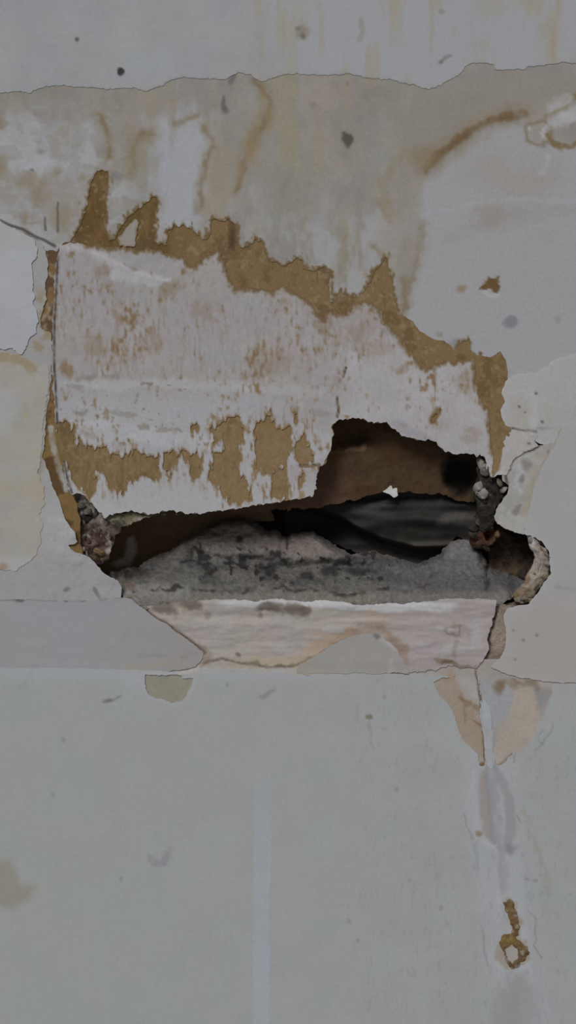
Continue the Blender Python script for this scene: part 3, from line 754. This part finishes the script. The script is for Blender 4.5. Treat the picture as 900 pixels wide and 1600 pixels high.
c = spot(c, 679, 650, 6, 12, (92, 70, 46), 0.8, 0.4, 0.5)
c = mix(c, (132, 130, 134), ss(-4, 6, poly([(605, 660), (625, 655), (650, 672), (680, 684), (690, 700), (655, 690), (625, 680)], 2)) * 0.7)
c = spot(c, 502, 642, 12, 7, (122, 118, 116), 0.6, 0, .6, 5)
bandd = poly(band_top + band_bot, 0.8)
c = mix(c, (102, 84, 60), (1 - ss(1.0, 9, -bandd + 3.5 * V12 + 2 * N4)) * ss(120, 140, X))
c = mix(c, (138, 133, 129), 0.9 * ss(-1, 3, inner2))
c = mix(c, (110, 90, 64), 0.9 * (1 - ss(0.5, 5.5, -pat + 2 * N4)))
c = mix(c, (112, 92, 66), 0.45 * np.exp(-np.clip(-pat, 0, 99) / 9.0) * ss(-0.1, 0.5, V12))
c = mix(c, (118, 96, 68), 0.55 * ss(0.25, 0.6, V12) * ss(640, 660, Y) * (1 - ss(775, 790, Y)) * ss(320, 340, X) * (1 - ss(490, 500, X)))
fd = PD + 0.6 + N20 * 0.15 + 1.6 * np.exp(-(line([(92, 384), (130, 392), (165, 405), (200, 424), (262, 440)], 2) / 6) ** 2)
for p, w in (([(528, 622), (529, 640), (527, 652)], 1.8), ([(468, 728), (485, 729), (499, 727)], 1.6), ([(540, 575), (536, 590)], 1)):
    dl = line(p, 1.5); c = mix(c, (58, 48, 40), 0.95 * (1 - ss(w * .4, w * .4 + 2, dl)) * (0.5 + 0.6 * ss(-0.4, 0.3, N8))); fd = fd - 2 * np.exp(-(dl / 1.6) ** 2)
c = crackline(c, [(p[0] + 2.5, p[1]) for p in crack_left[1:]], (58, 54, 50), 1.6, 0.9, 0.3)
layer('white_face_coat', facesdf, fd, c, 'panel_face', panel, thick=1.0, label='white plaster face scuffed with brown')

# plaster rim hanging under the panel's lower left edge
pe = poly([(160, 804), (172, 806), (200, 800), (240, 803), (288, 802), (262, 804), (235, 806), (215, 814), (200, 822), (185, 823), (175, 820), (168, 812)], 1.5) + N4 * 1.5
c = tone(flat((104, 96, 84)), 10, N20); c = mix(c, (50, 44, 34), ss(0.0, 0.5, N8) * 0.8); c = stroke(c, [(195, 822), (215, 812), (235, 806)], (150, 146, 138), 3, 3, 0.8)
layer('broken_edge', pe, PD - 8 + N8 * 2, c, 'crumbly_plaster', panel, thick=8, label='crumbling grey lower edge')

# ================================================================== INSIDE THE HOLE
# brown backing board
bp = [(380, 632), (780, 632), (772, 700), (758, 740), (752, 775), (738, 786), (722, 782), (700, 776), (690, 772), (640, 769), (600, 768), (570, 777), (540, 784), (500, 791), (470, 794), (440, 798), (395, 800), (350, 800)]
bsdf = poly(bp, 2) + rough_e * 1.2
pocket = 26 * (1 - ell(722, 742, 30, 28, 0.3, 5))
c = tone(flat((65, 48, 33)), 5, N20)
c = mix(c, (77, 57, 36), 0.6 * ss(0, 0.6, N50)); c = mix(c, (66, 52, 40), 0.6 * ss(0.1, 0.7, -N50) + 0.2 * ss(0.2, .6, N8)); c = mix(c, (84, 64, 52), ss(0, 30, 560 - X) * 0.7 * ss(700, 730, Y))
c = stroke(c, [(515, 706), (540, 702), (568, 699)], (108, 88, 66), 2.5, 6, 0.8)  # lit ridge below the dent, painted as a paler line
c = mix(c, (34, 31, 26), ss(-14, 8, pocket + 5 * N20)); c = mix(c, (40, 36, 28), 0.8 * (1 - ss(4, 22, line([(735, 715), (750, 712), (752, 780)], 3))))  # shade of the pocket and right edge painted into the board colour
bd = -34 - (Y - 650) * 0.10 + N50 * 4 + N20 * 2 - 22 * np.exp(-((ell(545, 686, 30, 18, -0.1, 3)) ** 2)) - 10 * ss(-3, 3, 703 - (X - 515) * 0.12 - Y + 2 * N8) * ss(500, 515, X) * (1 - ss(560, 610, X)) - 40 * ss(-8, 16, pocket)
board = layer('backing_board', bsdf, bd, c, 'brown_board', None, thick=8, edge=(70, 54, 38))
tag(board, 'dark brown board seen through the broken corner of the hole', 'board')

# dark timber at the left inside
tsdf = poly([(140, 790), (420, 780), (430, 812), (330, 822), (250, 875), (215, 905), (140, 900)], 2) + rough_e
c = tone(flat((112, 92, 70)), 6, H20); c = mix(c, (186, 180, 172), ss(-3, 5, poly([(198, 838), (212, 838), (216, 862), (205, 882), (180, 884), (168, 878), (192, 868)], 3)) * 0.8)
td = -146 + N20 * 2
timber = layer('timber', tsdf, td, c, 'brown_board', None, thick=20, edge=(60, 48, 36))
tag(timber, 'dark brown timber under the left end of the sagging sheet', 'timber')

# grey membrane folded in the middle right
msdf = poly([(470, 780), (560, 760), (640, 755), (700, 765), (745, 775), (762, 800), (760, 835), (738, 845), (712, 838), (703, 852), (690, 868), (650, 890), (600, 880), (560, 862), (520, 850), (470, 838), (446, 835), (446, 800)], 3) + rough_e
c = tone(flat((41, 39, 38)), 4, H20); c = mix(c, (56, 54, 52), 0.6 * ss(0, 0.6, fbm(30, 3, 31, 2.4, 0.7))); c = mix(c, (38, 36, 34), 0.6 * ss(0.1, 0.6, -N50))
c = mix(c, (96, 91, 84), 0.6 * (1 - ss(2, 14, line([(690, 815), (715, 805), (745, 800)], 3, 3))))
c = mix(c, (84, 80, 76), 0.5 * ss(835, 855, Y + 4 * N20))  # lower side painted lighter to offset its deep shade
fold = line([(490, 796), (530, 810), (560, 828), (600, 846), (650, 858), (700, 856)], 2, 2)
side = ss(-6, 6, (Y - np.interp(X, [490, 530, 560, 600, 650, 700], [796, 810, 828, 846, 858, 856])))
fold2 = np.interp(X, [560, 600, 650, 700, 740], [786, 775, 786, 800, 806])
md = -72 - 58 * side + 12 * np.exp(-((Y - fold2 - 18) / 14) ** 2) * ss(540, 600, X) + N50 * 4 + 10 * fbm(40, 2, 33, 3, 0.6)
md = md - 25 * (1 - ss(470, 560, X))
memb = layer('membrane', msdf, md, c, 'grey_membrane', None, thick=3)
tag(memb, 'crumpled dark grey membrane lying across the inside of the hole', 'membrane')

# white scrap on it
ssdf = poly([(598, 768), (606, 764), (611, 757), (614, 764), (620, 762), (623, 774), (616, 778), (608, 772)], 0.8) + N4 * 0.7
scrap = layer('paper_scrap', ssdf, -36 + N8, tone(flat((196, 180, 170)), 4), 'torn_paper', None, thick=2)
tag(scrap, 'small torn white scrap at the lower edge of the brown board', 'scrap')

# ================================================================== LEDGE
ledge = thing('plaster_ledge', 480, 1045, 0, 'pink plaster ledge with a mouldy grey top along the bottom of the hole', 'ledge')
# rough mortar top, going back into the hole
msd = poly([(168, 908), (172, 892), (215, 885), (258, 862), (300, 838), (322, 824), (350, 812), (380, 808), (402, 815), (415, 828), (430, 828), (442, 836), (470, 832), (492, 832), (512, 842),
            (530, 856), (548, 866), (585, 862), (620, 872), (650, 882), (686, 868), (698, 850), (710, 840), (724, 835), (742, 842), (752, 862), (762, 885), (790, 892), (834, 886), (832, 905), (812, 926), (780, 946), (760, 952), (230, 952), (200, 940), (180, 922)], 2) + rough_e
back = np.clip((940 - Y) / 130, 0, 1.2)
rel = fbm(34, 5, 41, 1.6, 0.8, 0.6)
md2 = 2 - 105 * back ** 1.1 + rel * 8 * np.clip(back * 4, 0.1, 1) + N8 * 2.0 * np.clip(back * 5, 0, 1) + 2.0 * H20 * np.clip(back * 5, 0.2, 1)
# upper bed rises where pale plaster is left
upper = poly([(270, 850), (330, 815), (380, 808), (440, 835), (490, 832), (530, 856), (545, 872), (470, 880), (400, 872), (330, 868)], 4, 4)
md2 = md2 + 14 * ss(-8, 10, upper) - 9 * np.exp(-((Y - 884 - 8 * N50) / 6) ** 2) * ss(300, 420, X) * (1 - ss(560, 640, X)) * ss(-.3, .3, N20 + .3)
c = tone(flat((96, 92, 87)), 7, H20) + (N20 * 4)[..., None]
c = mix(c, (114, 107, 101), ss(-8, 12, upper + 6 * N20) * 0.85); c = mix(c, (84, 80, 76), ss(-6, 4, upper) * ss(0.15, 0.6, N20 + .3 * N8) * 0.7); c = mix(c, (114, 104, 99), ss(-5, 8, poly([(395, 826), (440, 826), (480, 840), (530, 858), (500, 872), (430, 872), (400, 850)], 3)) * 0.8)
c = mix(c, (80, 79, 81), ss(560, 640, X) * ss(850, 870, Y) * 0.8)
c = mix(c, (108, 106, 107), 0.8 * ss(-4, 8, poly([(712, 838), (728, 834), (742, 842), (752, 864), (757, 900), (700, 905), (650, 892), (690, 872)], 3)))
mould = ss(-0.15, 0.5, H20 + 0.4 * N20) * ss(862, 880, Y + 8 * N50) * (1 - ss(918, 932, Y + 6 * N50)) * (1 - ss(600, 680, X) * 0.7)
c = mix(c, (60, 59, 59), 0.85 * mould); c = mix(c, (124, 122, 120), 0.6 * ss(0.35, 0.75, fbm(26, 4, 45, 2.2, 0.8)) * ss(865, 885, Y))
c = mix(c, (92, 90, 87), 0.5 * ss(865, 885, Y) * (1 - ss(912, 930, Y + 6 * N50)))
c = mix(c, (44, 42, 42), 0.9 * ss(0.55, 0.8, N8 + 0.5 * N20) * ss(840, 860, Y) * (1 - ss(905, 920, Y)) * ss(280, 310, X) * (1 - ss(640, 700, X)))
for x, y, rx, ry in ((374, 841, 5, 5), (408, 885, 6, 5), (424, 892, 10, 12), (324, 884, 7, 5), (290, 879, 9, 3), (448, 850, 3, 8), (480, 896, 10, 6), (515, 893, 12, 9), (388, 868, 14, 3), (263, 924, 10, 4), (330, 893, 8, 4), (560, 893, 24, 6), (745, 855, 5, 7)):
    c = spot(c, x, y, rx, ry, (46, 44, 44), 0.85, 0, 0.5, 4)
c = mix(c, (118, 114, 108), 0.6 * ss(916, 930, Y + 4 * N20)); c = stroke(c, [(300, 921), (360, 923), (400, 922)], (70, 66, 62), 2, 3, 0.6); c = stroke(c, [(520, 926), (545, 930), (570, 925)], (64, 58, 50), 2.5, 3, 0.7)
c = stroke(c, [(190, 925), (230, 918), (290, 926)], (128, 126, 124), 10, 10, 0.7, 3); c = spot(c, 200, 915, 12, 6, (96, 80, 68), 0.6)
c = stroke(c, [(648, 921), (662, 918), (674, 914)], (56, 50, 46), 2, 2.5, 0.8); c = stroke(c, [(760, 886), (759, 922)], (44, 42, 40), 2.2, 2.5, 0.9, 1)
md2 = md2 - 5 * np.exp(-(line([(760, 886), (759, 922)], 1) / 2.5) ** 2)
md2 = md2 - 30 * ss(755, 800, X) * ss(0, 40, 930 - Y) - 16 * ss(790, 806, X)
c = spot(c, 196, 893, 36, 9, (44, 40, 37), 0.85, -0.1, 0.6, 5)
for p in ([(270, 880), (310, 884), (352, 880), (400, 888)], [(210, 928), (280, 919), (360, 924), (450, 919), (520, 926), (600, 921), (690, 926)], [(430, 874), (470, 878), (520, 875), (560, 884)]):
    dl = line(p, 5.0, 4.0)
    c = mix(c, (46, 43, 41), 0.75 * (1 - ss(0.8, 3.2, dl)) * ss(0.0, 0.5, N20 + 0.4 * N8))
    md2 = md2 - 2 * np.exp(-(dl / 3) ** 2) * ss(0.0, 0.5, N20)
md2 = md2 - 22 * (1 - ss(-2, 12, msd + 3 * N20)) ** 2 * ss(0, 20, 915 - Y)
layer('mortar_top', msd, md2, c, 'mouldy_mortar', ledge, thick=14, label='grey mortar top spotted with black mould', edge=(70, 64, 58))

# pink front
fp = [(196, 934), (206, 932), (222, 938), (238, 941), (252, 946), (275, 942), (300, 938), (340, 937), (400, 938), (440, 936), (470, 940), (520, 938), (570, 945), (640, 942), (700, 936), (750, 936), (776, 936), (774, 955), (770, 968),
      (766, 984), (762, 1000), (764, 1014), (756, 1030), (746, 1044), (720, 1043), (700, 1040), (680, 1048), (640, 1050), (560, 1053), (470, 1056), (430, 1052), (330, 1056), (260, 1054), (300, 1040), (302, 1036), (294, 1016), (256, 984), (222, 964), (200, 950)]
front = poly(fp, 1.2) + rough_e * 0.7
lip = np.exp(-np.clip(front, 0, 99) / 7) * (1 - ss(958, 972, Y))
c = tone(flat((146, 139, 134)), 3, H20)
c = mix(c, (151, 136, 123), 0.6 * ss(0.0, 0.6, N50) * (1 - ss(600, 660, X)))
c = mix(c, (144, 135, 136), ss(600, 660, X) * 0.7); c = mix(c, (152, 150, 149), 0.7 * ss(0.1, 0.6, H20 + 0.3 * N50) * ss(975, 985, Y) * (1 - ss(1020, 1030, Y)) * ss(370, 400, X))
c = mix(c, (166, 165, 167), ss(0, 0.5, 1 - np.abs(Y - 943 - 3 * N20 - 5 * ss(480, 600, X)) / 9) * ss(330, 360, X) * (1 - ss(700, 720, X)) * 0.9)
c = mix(c, (150, 139, 118), 0.6 * ss(1020, 1032, Y + 4 * N20) * ss(330, 400, X) * (1 - ss(470, 500, X)))
# dark scabs under the lip
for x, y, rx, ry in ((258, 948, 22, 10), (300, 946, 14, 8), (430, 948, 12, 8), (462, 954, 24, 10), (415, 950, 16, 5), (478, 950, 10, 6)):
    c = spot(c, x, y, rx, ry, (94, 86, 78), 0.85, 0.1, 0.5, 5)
c = spot(c, 324, 962, 5, 7, (118, 108, 100), 0.7); c = spot(c, 406, 961, 4, 5, (96, 90, 84), 0.7)
c = stroke(c, [(520, 1006), (545, 992), (575, 982), (595, 984), (612, 998), (628, 1016), (632, 1030)], (126, 106, 92), 10, 8, 0.75, 2)
c = stroke(c, [(470, 1030), (510, 1003), (545, 990)], (150, 130, 112), 8, 8, 0.6, 2)
c = mix(c, (112, 98, 86), 0.65 * np.exp(-((ell(706, 986, 12, 9, 0.4, 6) - 1) / 0.22) ** 2) * ss(-0.6, 0.2, N20)); c = stroke(c, [(716, 978), (732, 985), (735, 998)], (128, 114, 104), 4, 5, 0.6)
c = stroke(c, [(708, 970), (708, 980)], (120, 108, 98), 2, 4, 0.6); c = stroke(c, [(712, 1004), (710, 1022)], (112, 98, 86), 3, 4, 0.6); c = mix(c, (154, 154, 156), 0.6 * np.exp(-((ell(742, 990, 10, 26, 0, 3)) ** 2)))
c = stroke(c, [(680, 1030), (705, 1036), (730, 1043), (745, 1046)], (108, 94, 80), 4, 4, 0.8); c = spot(c, 700, 1034, 8, 3, (92, 78, 62), 0.7)
c = stroke(c, [(312, 1012), (325, 1022), (318, 1036)], (120, 106, 96), 8, 6, 0.8); c = spot(c, 373, 1024, 4, 3, (92, 86, 78), 0.8)
c = stroke(c, [(380, 1036), (420, 1041), (460, 1042)], (92, 84, 74), 2, 3, 0.8); c = stroke(c, [(560, 1048), (640, 1051), (670, 1050)], (112, 106, 102), 2, 3, 0.7)
c = stroke(c, [(330, 1050), (400, 1052), (430, 1058)], (124, 116, 110), 2, 4, 0.6)
frd = 3.4 + (N50 * 1.4 + H20 * 1.5 + fbm(40, 3, 51, 3, 0.5) * 1.2) * (1 - 0.8 * ss(1025, 1050, Y)) + N20 * 0.3 + 1.6 * lip * 0 + 4.0 * np.exp(-((Y - 945) / 12.0) ** 2) * ss(330, 380, X) + 1.5 * (1 - np.clip(ell(708, 986, 14, 12, 0.4), 0, 1))
frd = frd + 3.0 * ss(610, 700, X) * (1 - ss(1020, 1046, Y))
c = crackline(c, [(318, 1036), (345, 1030), (372, 1036), (420, 1042), (462, 1041), (470, 1036), (500, 1021), (522, 1006), (548, 995)], (96, 84, 72), 1.6, 0.85, 1.5)
c = mix(c, (151, 151, 153), ss(1041, 1046, Y + 2 * N8) * (1 - ss(440, 480, X)) * 0.7)
frd = frd - 3.4 * ss(-7, 1, strip)
c = crackline(c, [(192, 930), (206, 936), (217, 946), (232, 957), (242, 965), (262, 977), (282, 991), (302, 1006), (320, 1020)], (92, 78, 66), 3.0, 0.9, 0.8)
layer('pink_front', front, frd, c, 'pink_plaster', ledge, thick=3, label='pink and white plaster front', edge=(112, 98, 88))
# grey coat remnant on the pink front
dome = poly([(464, 1052), (466, 1040), (480, 1034), (500, 1020), (520, 1006), (545, 995), (575, 989), (588, 990), (606, 1003), (620, 1014), (626, 1026), (634, 1040), (640, 1052)], 1.2) + rough_e * 0.5
c = tone(flat((137, 134, 131)), 2); c = stroke(c, [(586, 990), (592, 998)], (84, 78, 70), 4, 3, 0.8); c = stroke(c, [(600, 1000), (618, 1012)], (152, 151, 152), 6, 5, 0.7)
c = stroke(c, [(610, 1032), (611, 1050)], (150, 147, 143), 5, 4, 0.7); c = stroke(c, [(470, 1042), (500, 1047)], (144, 137, 126), 6, 4, 0.6)
layer('grey_coat_remnant', dome, 5.6 + N50 * 0.5 - 1.2 * ss(1030, 1052, Y), c, 'matt_paint', ledge, thick=4, label='domed patch of old grey coat on the pink front')
# small broken corner right of the crack
cor = poly([(779, 944), (800, 944), (800, 962), (800, 985), (800, 1005), (800, 1020), (784, 1036), (750, 1046), (752, 1026), (758, 1014), (756, 1000), (761, 984), (764, 968), (768, 940)], 1.0) + rough_e * 0.5
c = tone(flat((130, 119, 110)), 5, N20); c = mix(c, (104, 90, 76), 0.6 * ss(1005, 1025, Y)); c = mix(c, (92, 82, 74), 0.6 * np.exp(-np.clip(cor, 0, 99) / 3))
c = crackline(c, [(779, 936), (776, 955), (772, 968), (768, 984), (764, 1000), (766, 1014), (758, 1030), (748, 1045)], (40, 35, 31), 2.6, 0.95)
layer('broken_corner', cor, 0.6 + N20 * 1.5 + N8, c, 'crumbly_plaster', ledge, thick=10, label='brownish wedge beside the upright crack')

# ================================================================== LOOSE AND CRUMBLING PIECES
rng = random.Random(5)
def crumb_mesh(name, rgb, seed, mat):
    import bmesh
    bm = bmesh.new(); bmesh.ops.create_icosphere(bm, subdivisions=2, radius=1)
    r = random.Random(seed)
    planes = [(Vector((r.uniform(-1, 1), r.uniform(-1, 1), r.uniform(-1, 1))).normalized(), r.uniform(0.35, 0.7)) for _ in range(11)]
    for v in bm.verts:
        for n, k in planes:
            t = v.co.dot(n)
            if t > k: v.co -= n * (t - k)
        v.co *= 1 + r.uniform(-.05, .05)
    for f in bm.faces: f.smooth = True
    me = bpy.data.meshes.new(name); bm.to_mesh(me); bm.free()
    at = me.color_attributes.new('Col', 'FLOAT_COLOR', 'POINT')
    n = len(me.vertices); ca = np.ones((n, 4), np.float32)
    ca[:, :3] = albedo(np.clip(np.ones((n, 3)) * np.array(rgb) + np.random.RandomState(seed).randn(n, 1) * 7, 5, 200))
    at.data.foreach_set('color', ca.ravel()); me.materials.append(MATS[mat])
    return me
PAL = {k: [crumb_mesh('plaster_crumb', rgb, 10 * i + j, 'crumbly_plaster') for j in range(3)]
       for i, (k, rgb) in enumerate({'w': (124, 119, 114), 'g': (98, 90, 81), 'b': (74, 60, 48), 'd': (48, 42, 37), 'k': (108, 90, 68)}.items())}
def crumb(parent, px, py, d, r, key, name='plaster_crumb'):
    o = bpy.data.objects.new(name, rng.choice(PAL[key])); COL.objects.link(o)
    o.parent = parent
    o.location = Vector(unproject(px, py, d)) - parent.location
    s = r / 1000
    o.scale = (s * rng.uniform(.8, 1.9), s * rng.uniform(.7, 1.1), s * rng.uniform(.7, 1.3))
    o.rotation_euler = Euler([rng.uniform(0, 6.28) for _ in range(3)])
    return o

# left heap
heap = thing('crumbled_plaster', 145, 880, -10, 'crumbling brown and white plaster at the lower left corner of the sheet', 'plaster')
hs = poly([(108, 770), (118, 770), (128, 771), (140, 783), (152, 797), (166, 806), (184, 816), (188, 826), (178, 842), (172, 864), (164, 880), (148, 882), (132, 872), (120, 860), (118, 830), (114, 800)], 2) + rough_e
c = tone(flat((112, 100, 90)), 12, N8); c = mix(c, (60, 48, 40), ss(0.0, 0.5, N20 + 0.5 * N8) * 0.85); c = mix(c, (150, 146, 142), ss(0.2, 0.6, -N20) * 0.7)
layer('crumbly_core', hs, -10 + N8 * 5 + N20 * 5 - (X - 110) * 0.12, c, 'crumbly_plaster', heap, thick=24, edge=(60, 50, 42))
for _ in range(30):
    t = rng.random()
    px = rng.uniform(114, 174); py = 776 + (px - 114) * 0.62 + rng.uniform(2, 78 - (px - 114) * 0.9)
    crumb(heap, px, py, -13 - (px - 110) * 0.12 + rng.uniform(-4, 3), rng.choice([4, 5, 7, 9]), rng.choice('gggbbdwwk'))
for px, py, r, k in ((128, 858, 8, 'w'), (115, 857, 6, 'b'), (136, 866, 5, 'w'), (169, 838, 8, 'w'), (172, 848, 6, 'w'), (156, 862, 9, 'k'), (150, 872, 7, 'b'), (112, 800, 8, 'k'), (108, 785, 6, 'k'), (140, 800, 8, 'g'), (126, 790, 8, 'g')):
    crumb(heap, px, py, -9, r, k)

# right crumbled edge
edge_r = thing('crumbled_plaster', 770, 815, -8, 'broken white and black plaster edge right of the brown board', 'plaster')
es = poly([(748, 712), (757, 716), (766, 742), (780, 744), (794, 748), (790, 770), (778, 785), (772, 805), (770, 826), (756, 830), (742, 815), (746, 790), (740, 770), (746, 745)], 2) + rough_e
c = tone(flat((66, 60, 53)), 10, N8); c = mix(c, (36, 33, 29), ss(-0.2, 0.3, N20 + 0.4 * N8) * 0.9)
c = mix(c, (148, 146, 144), ss(-2, 3, poly([(746, 708), (756, 715), (764, 740), (758, 742), (748, 722)], 1))); c = mix(c, (140, 138, 136), ss(-2, 3, poly([(742, 756), (750, 752), (760, 772), (762, 782), (754, 780), (744, 768)], 1.5)))
layer('crumbly_core', es, -13 + N8 * 3 + N20 * 5, c, 'crumbly_plaster', edge_r, thick=16, edge=(50, 44, 38))
for _ in range(22):
    py = rng.uniform(745, 826); cx = np.interp(py, [745, 770, 800, 826], [770, 770, 762, 758])
    crumb(edge_r, cx + rng.uniform(-16, 16), py, -14 + rng.uniform(-6, 3), rng.choice([3, 4, 6, 8]), rng.choice('dddddbg'))
for px, py, r, k in ((748, 760, 11, 'w'), (757, 773, 11, 'w'), (752, 722, 11, 'w'), (759, 734, 9, 'w'), (780, 752, 9, 'g'), (786, 764, 9, 'w'), (745, 770, 7, 'w'), (772, 768, 5, 'd'), (790, 752, 5, 'g')):
    crumb(edge_r, px, py, -8, r, k)

# lump at the right end
lump = thing('plaster_lump', 835, 940, 0, 'rough beige plaster lump curling around the right end of the hole', 'plaster')
ls = poly([(824, 838), (832, 833), (838, 842), (846, 852), (856, 858), (861, 872), (858, 888), (856, 904), (846, 918), (834, 928), (829, 940), (818, 943), (806, 938), (800, 930), (808, 922), (818, 912), (824, 896),
           (832, 886), (834, 872), (828, 858)], 1.5) + rough_e * 0.8
c = tone(flat((138, 128, 118)), 8, N20); c = mix(c, (104, 84, 66), ss(0.25, 0.6, N20 + .3 * N8) * 0.7); c = mix(c, (156, 152, 148), ss(-2, 3, poly([(824, 838), (832, 833), (837, 850), (832, 868), (827, 856)], 1)))
ldm = -3 + 11 * np.sqrt(np.clip(ls, 0, 16) / 16) + N20 * 2.2 + N8 * 1.2
layer('lump_body', ls, ldm, c, 'crumbly_plaster', lump, thick=12, edge=(96, 82, 68))
for px, py, r, k in ((852, 866, 7, 'g'), (856, 882, 5, 'w'), (848, 900, 7, 'k'), (838, 916, 6, 'g'), (828, 932, 6, 'g'), (814, 934, 7, 'g'), (806, 930, 5, 'k'), (842, 884, 6, 'w'), (834, 900, 6, 'g'), (846, 860, 5, 'k'), (822, 938, 4, 'b'), (830, 845, 5, 'w')):
    crumb(lump, px, py, 2, r, k)

pk = poly([(765, 820), (850, 815), (855, 925), (760, 925)], 2)
c = tone(flat((74, 64, 54)), 8, N20); c = mix(c, (46, 40, 34), ss(0, 0.5, N20 + .4 * N8) * 0.8)
layer('cavity_rubble', pk, -62 + N20 * 12 + N8 * 4 - (905 - Y) * 0.35, c, 'crumbly_plaster', wall, thick=10, label='dark broken masonry deep in the right pocket')

# rusty stub in the right pocket
stub = thing('rusty_stub', 758, 862, -30, 'reddish brown rusty stub in the dark pocket at the right', 'metal stub')
def tube(name, rad, inner, L, loc, rot, rgb, parent):
    n = 20; v = []; f = []
    rs = np.random.RandomState(3); wob = 1 + rs.uniform(-.1, .1, n)
    for r, z in ((rad, -L), (rad, 0), (inner, 0.8), (inner, -L * .5)):
        for k in range(n):
            a = 2 * math.pi * k / n; v.append((r * wob[k] * math.cos(a), r * wob[k] * math.sin(a), z))
    for ring in range(3):
        for k in range(n):
            f.append([ring * n + k, ring * n + (k + 1) % n, (ring + 1) * n + (k + 1) % n, (ring + 1) * n + k])
    f.append([3 * n + k for k in range(n)])
    v = np.array(v) / 1000
    e = Euler(rot).to_matrix(); v = np.array([e @ Vector(p) for p in v]) + np.array(unproject(*loc))
    fl = np.array([i for g in f for i in g]); st = np.concatenate([[0], np.cumsum([len(g) for g in f])[:-1]])
    cols = np.ones((len(v), 3)) * np.array(rgb) + rs.randn(len(v), 1) * 8
    mesh_obj(name, v, fl, st, albedo(np.clip(cols, 0, 255)), 'rust', parent)
tube('pipe', 16, 11, 34, (764, 836, -22), (math.radians(78), math.radians(-12), math.radians(28)), (66, 45, 36), stub)
tube('collar', 20, 15, 14, (758, 836, -40), (math.radians(78), math.radians(-12), math.radians(28)), (54, 40, 33), stub)
for px, py, d, r, k in ((752, 826, -24, 8, 'b'), (744, 836, -28, 8, 'd'), (750, 850, -26, 8, 'b'), (778, 834, -20, 6, 'k'), (760, 856, -28, 7, 'd'), (742, 824, -26, 7, 'd')):
    crumb(stub, px, py, d, r, k, 'rust_flake')

# brown crusty ring on the lower wall
tail = poly([(786, 1410), (795, 1403), (803, 1412), (808, 1430), (811, 1448), (810, 1464), (800, 1464), (799, 1448), (793, 1432)], 1.2)
ring = np.minimum(poly([(779, 1472), (785, 1461), (800, 1457), (815, 1471), (829, 1487), (820, 1500), (812, 1508), (800, 1513), (793, 1509), (790, 1495), (783, 1482)], 1.2),
                  -poly([(790, 1483), (800, 1476), (808, 1484), (809, 1497), (800, 1505), (793, 1499)], 1))
cs = np.maximum(tail, ring) + rough_e * 0.9
c = tone(flat((102, 84, 58)), 8, N8); c = mix(c, (78, 58, 38), ss(0, 0.5, N20) * 0.8); c = mix(c, (126, 104, 58), 0.7 * np.exp(-((ell(795, 1470, 16, 10)) ** 2))); c = mix(c, (132, 126, 118), ss(0.4, .7, N8) * 0.7)
crust = layer('brown_crust', cs, ld_ + 0.2 + 2.2 * np.sqrt(np.clip(cs, 0, 6) / 6) + N4 * 0.7, c, 'crumbly_plaster', None, thick=4)
tag(crust, 'brown crusty ring with a tail stuck on the lower wall', 'crust')
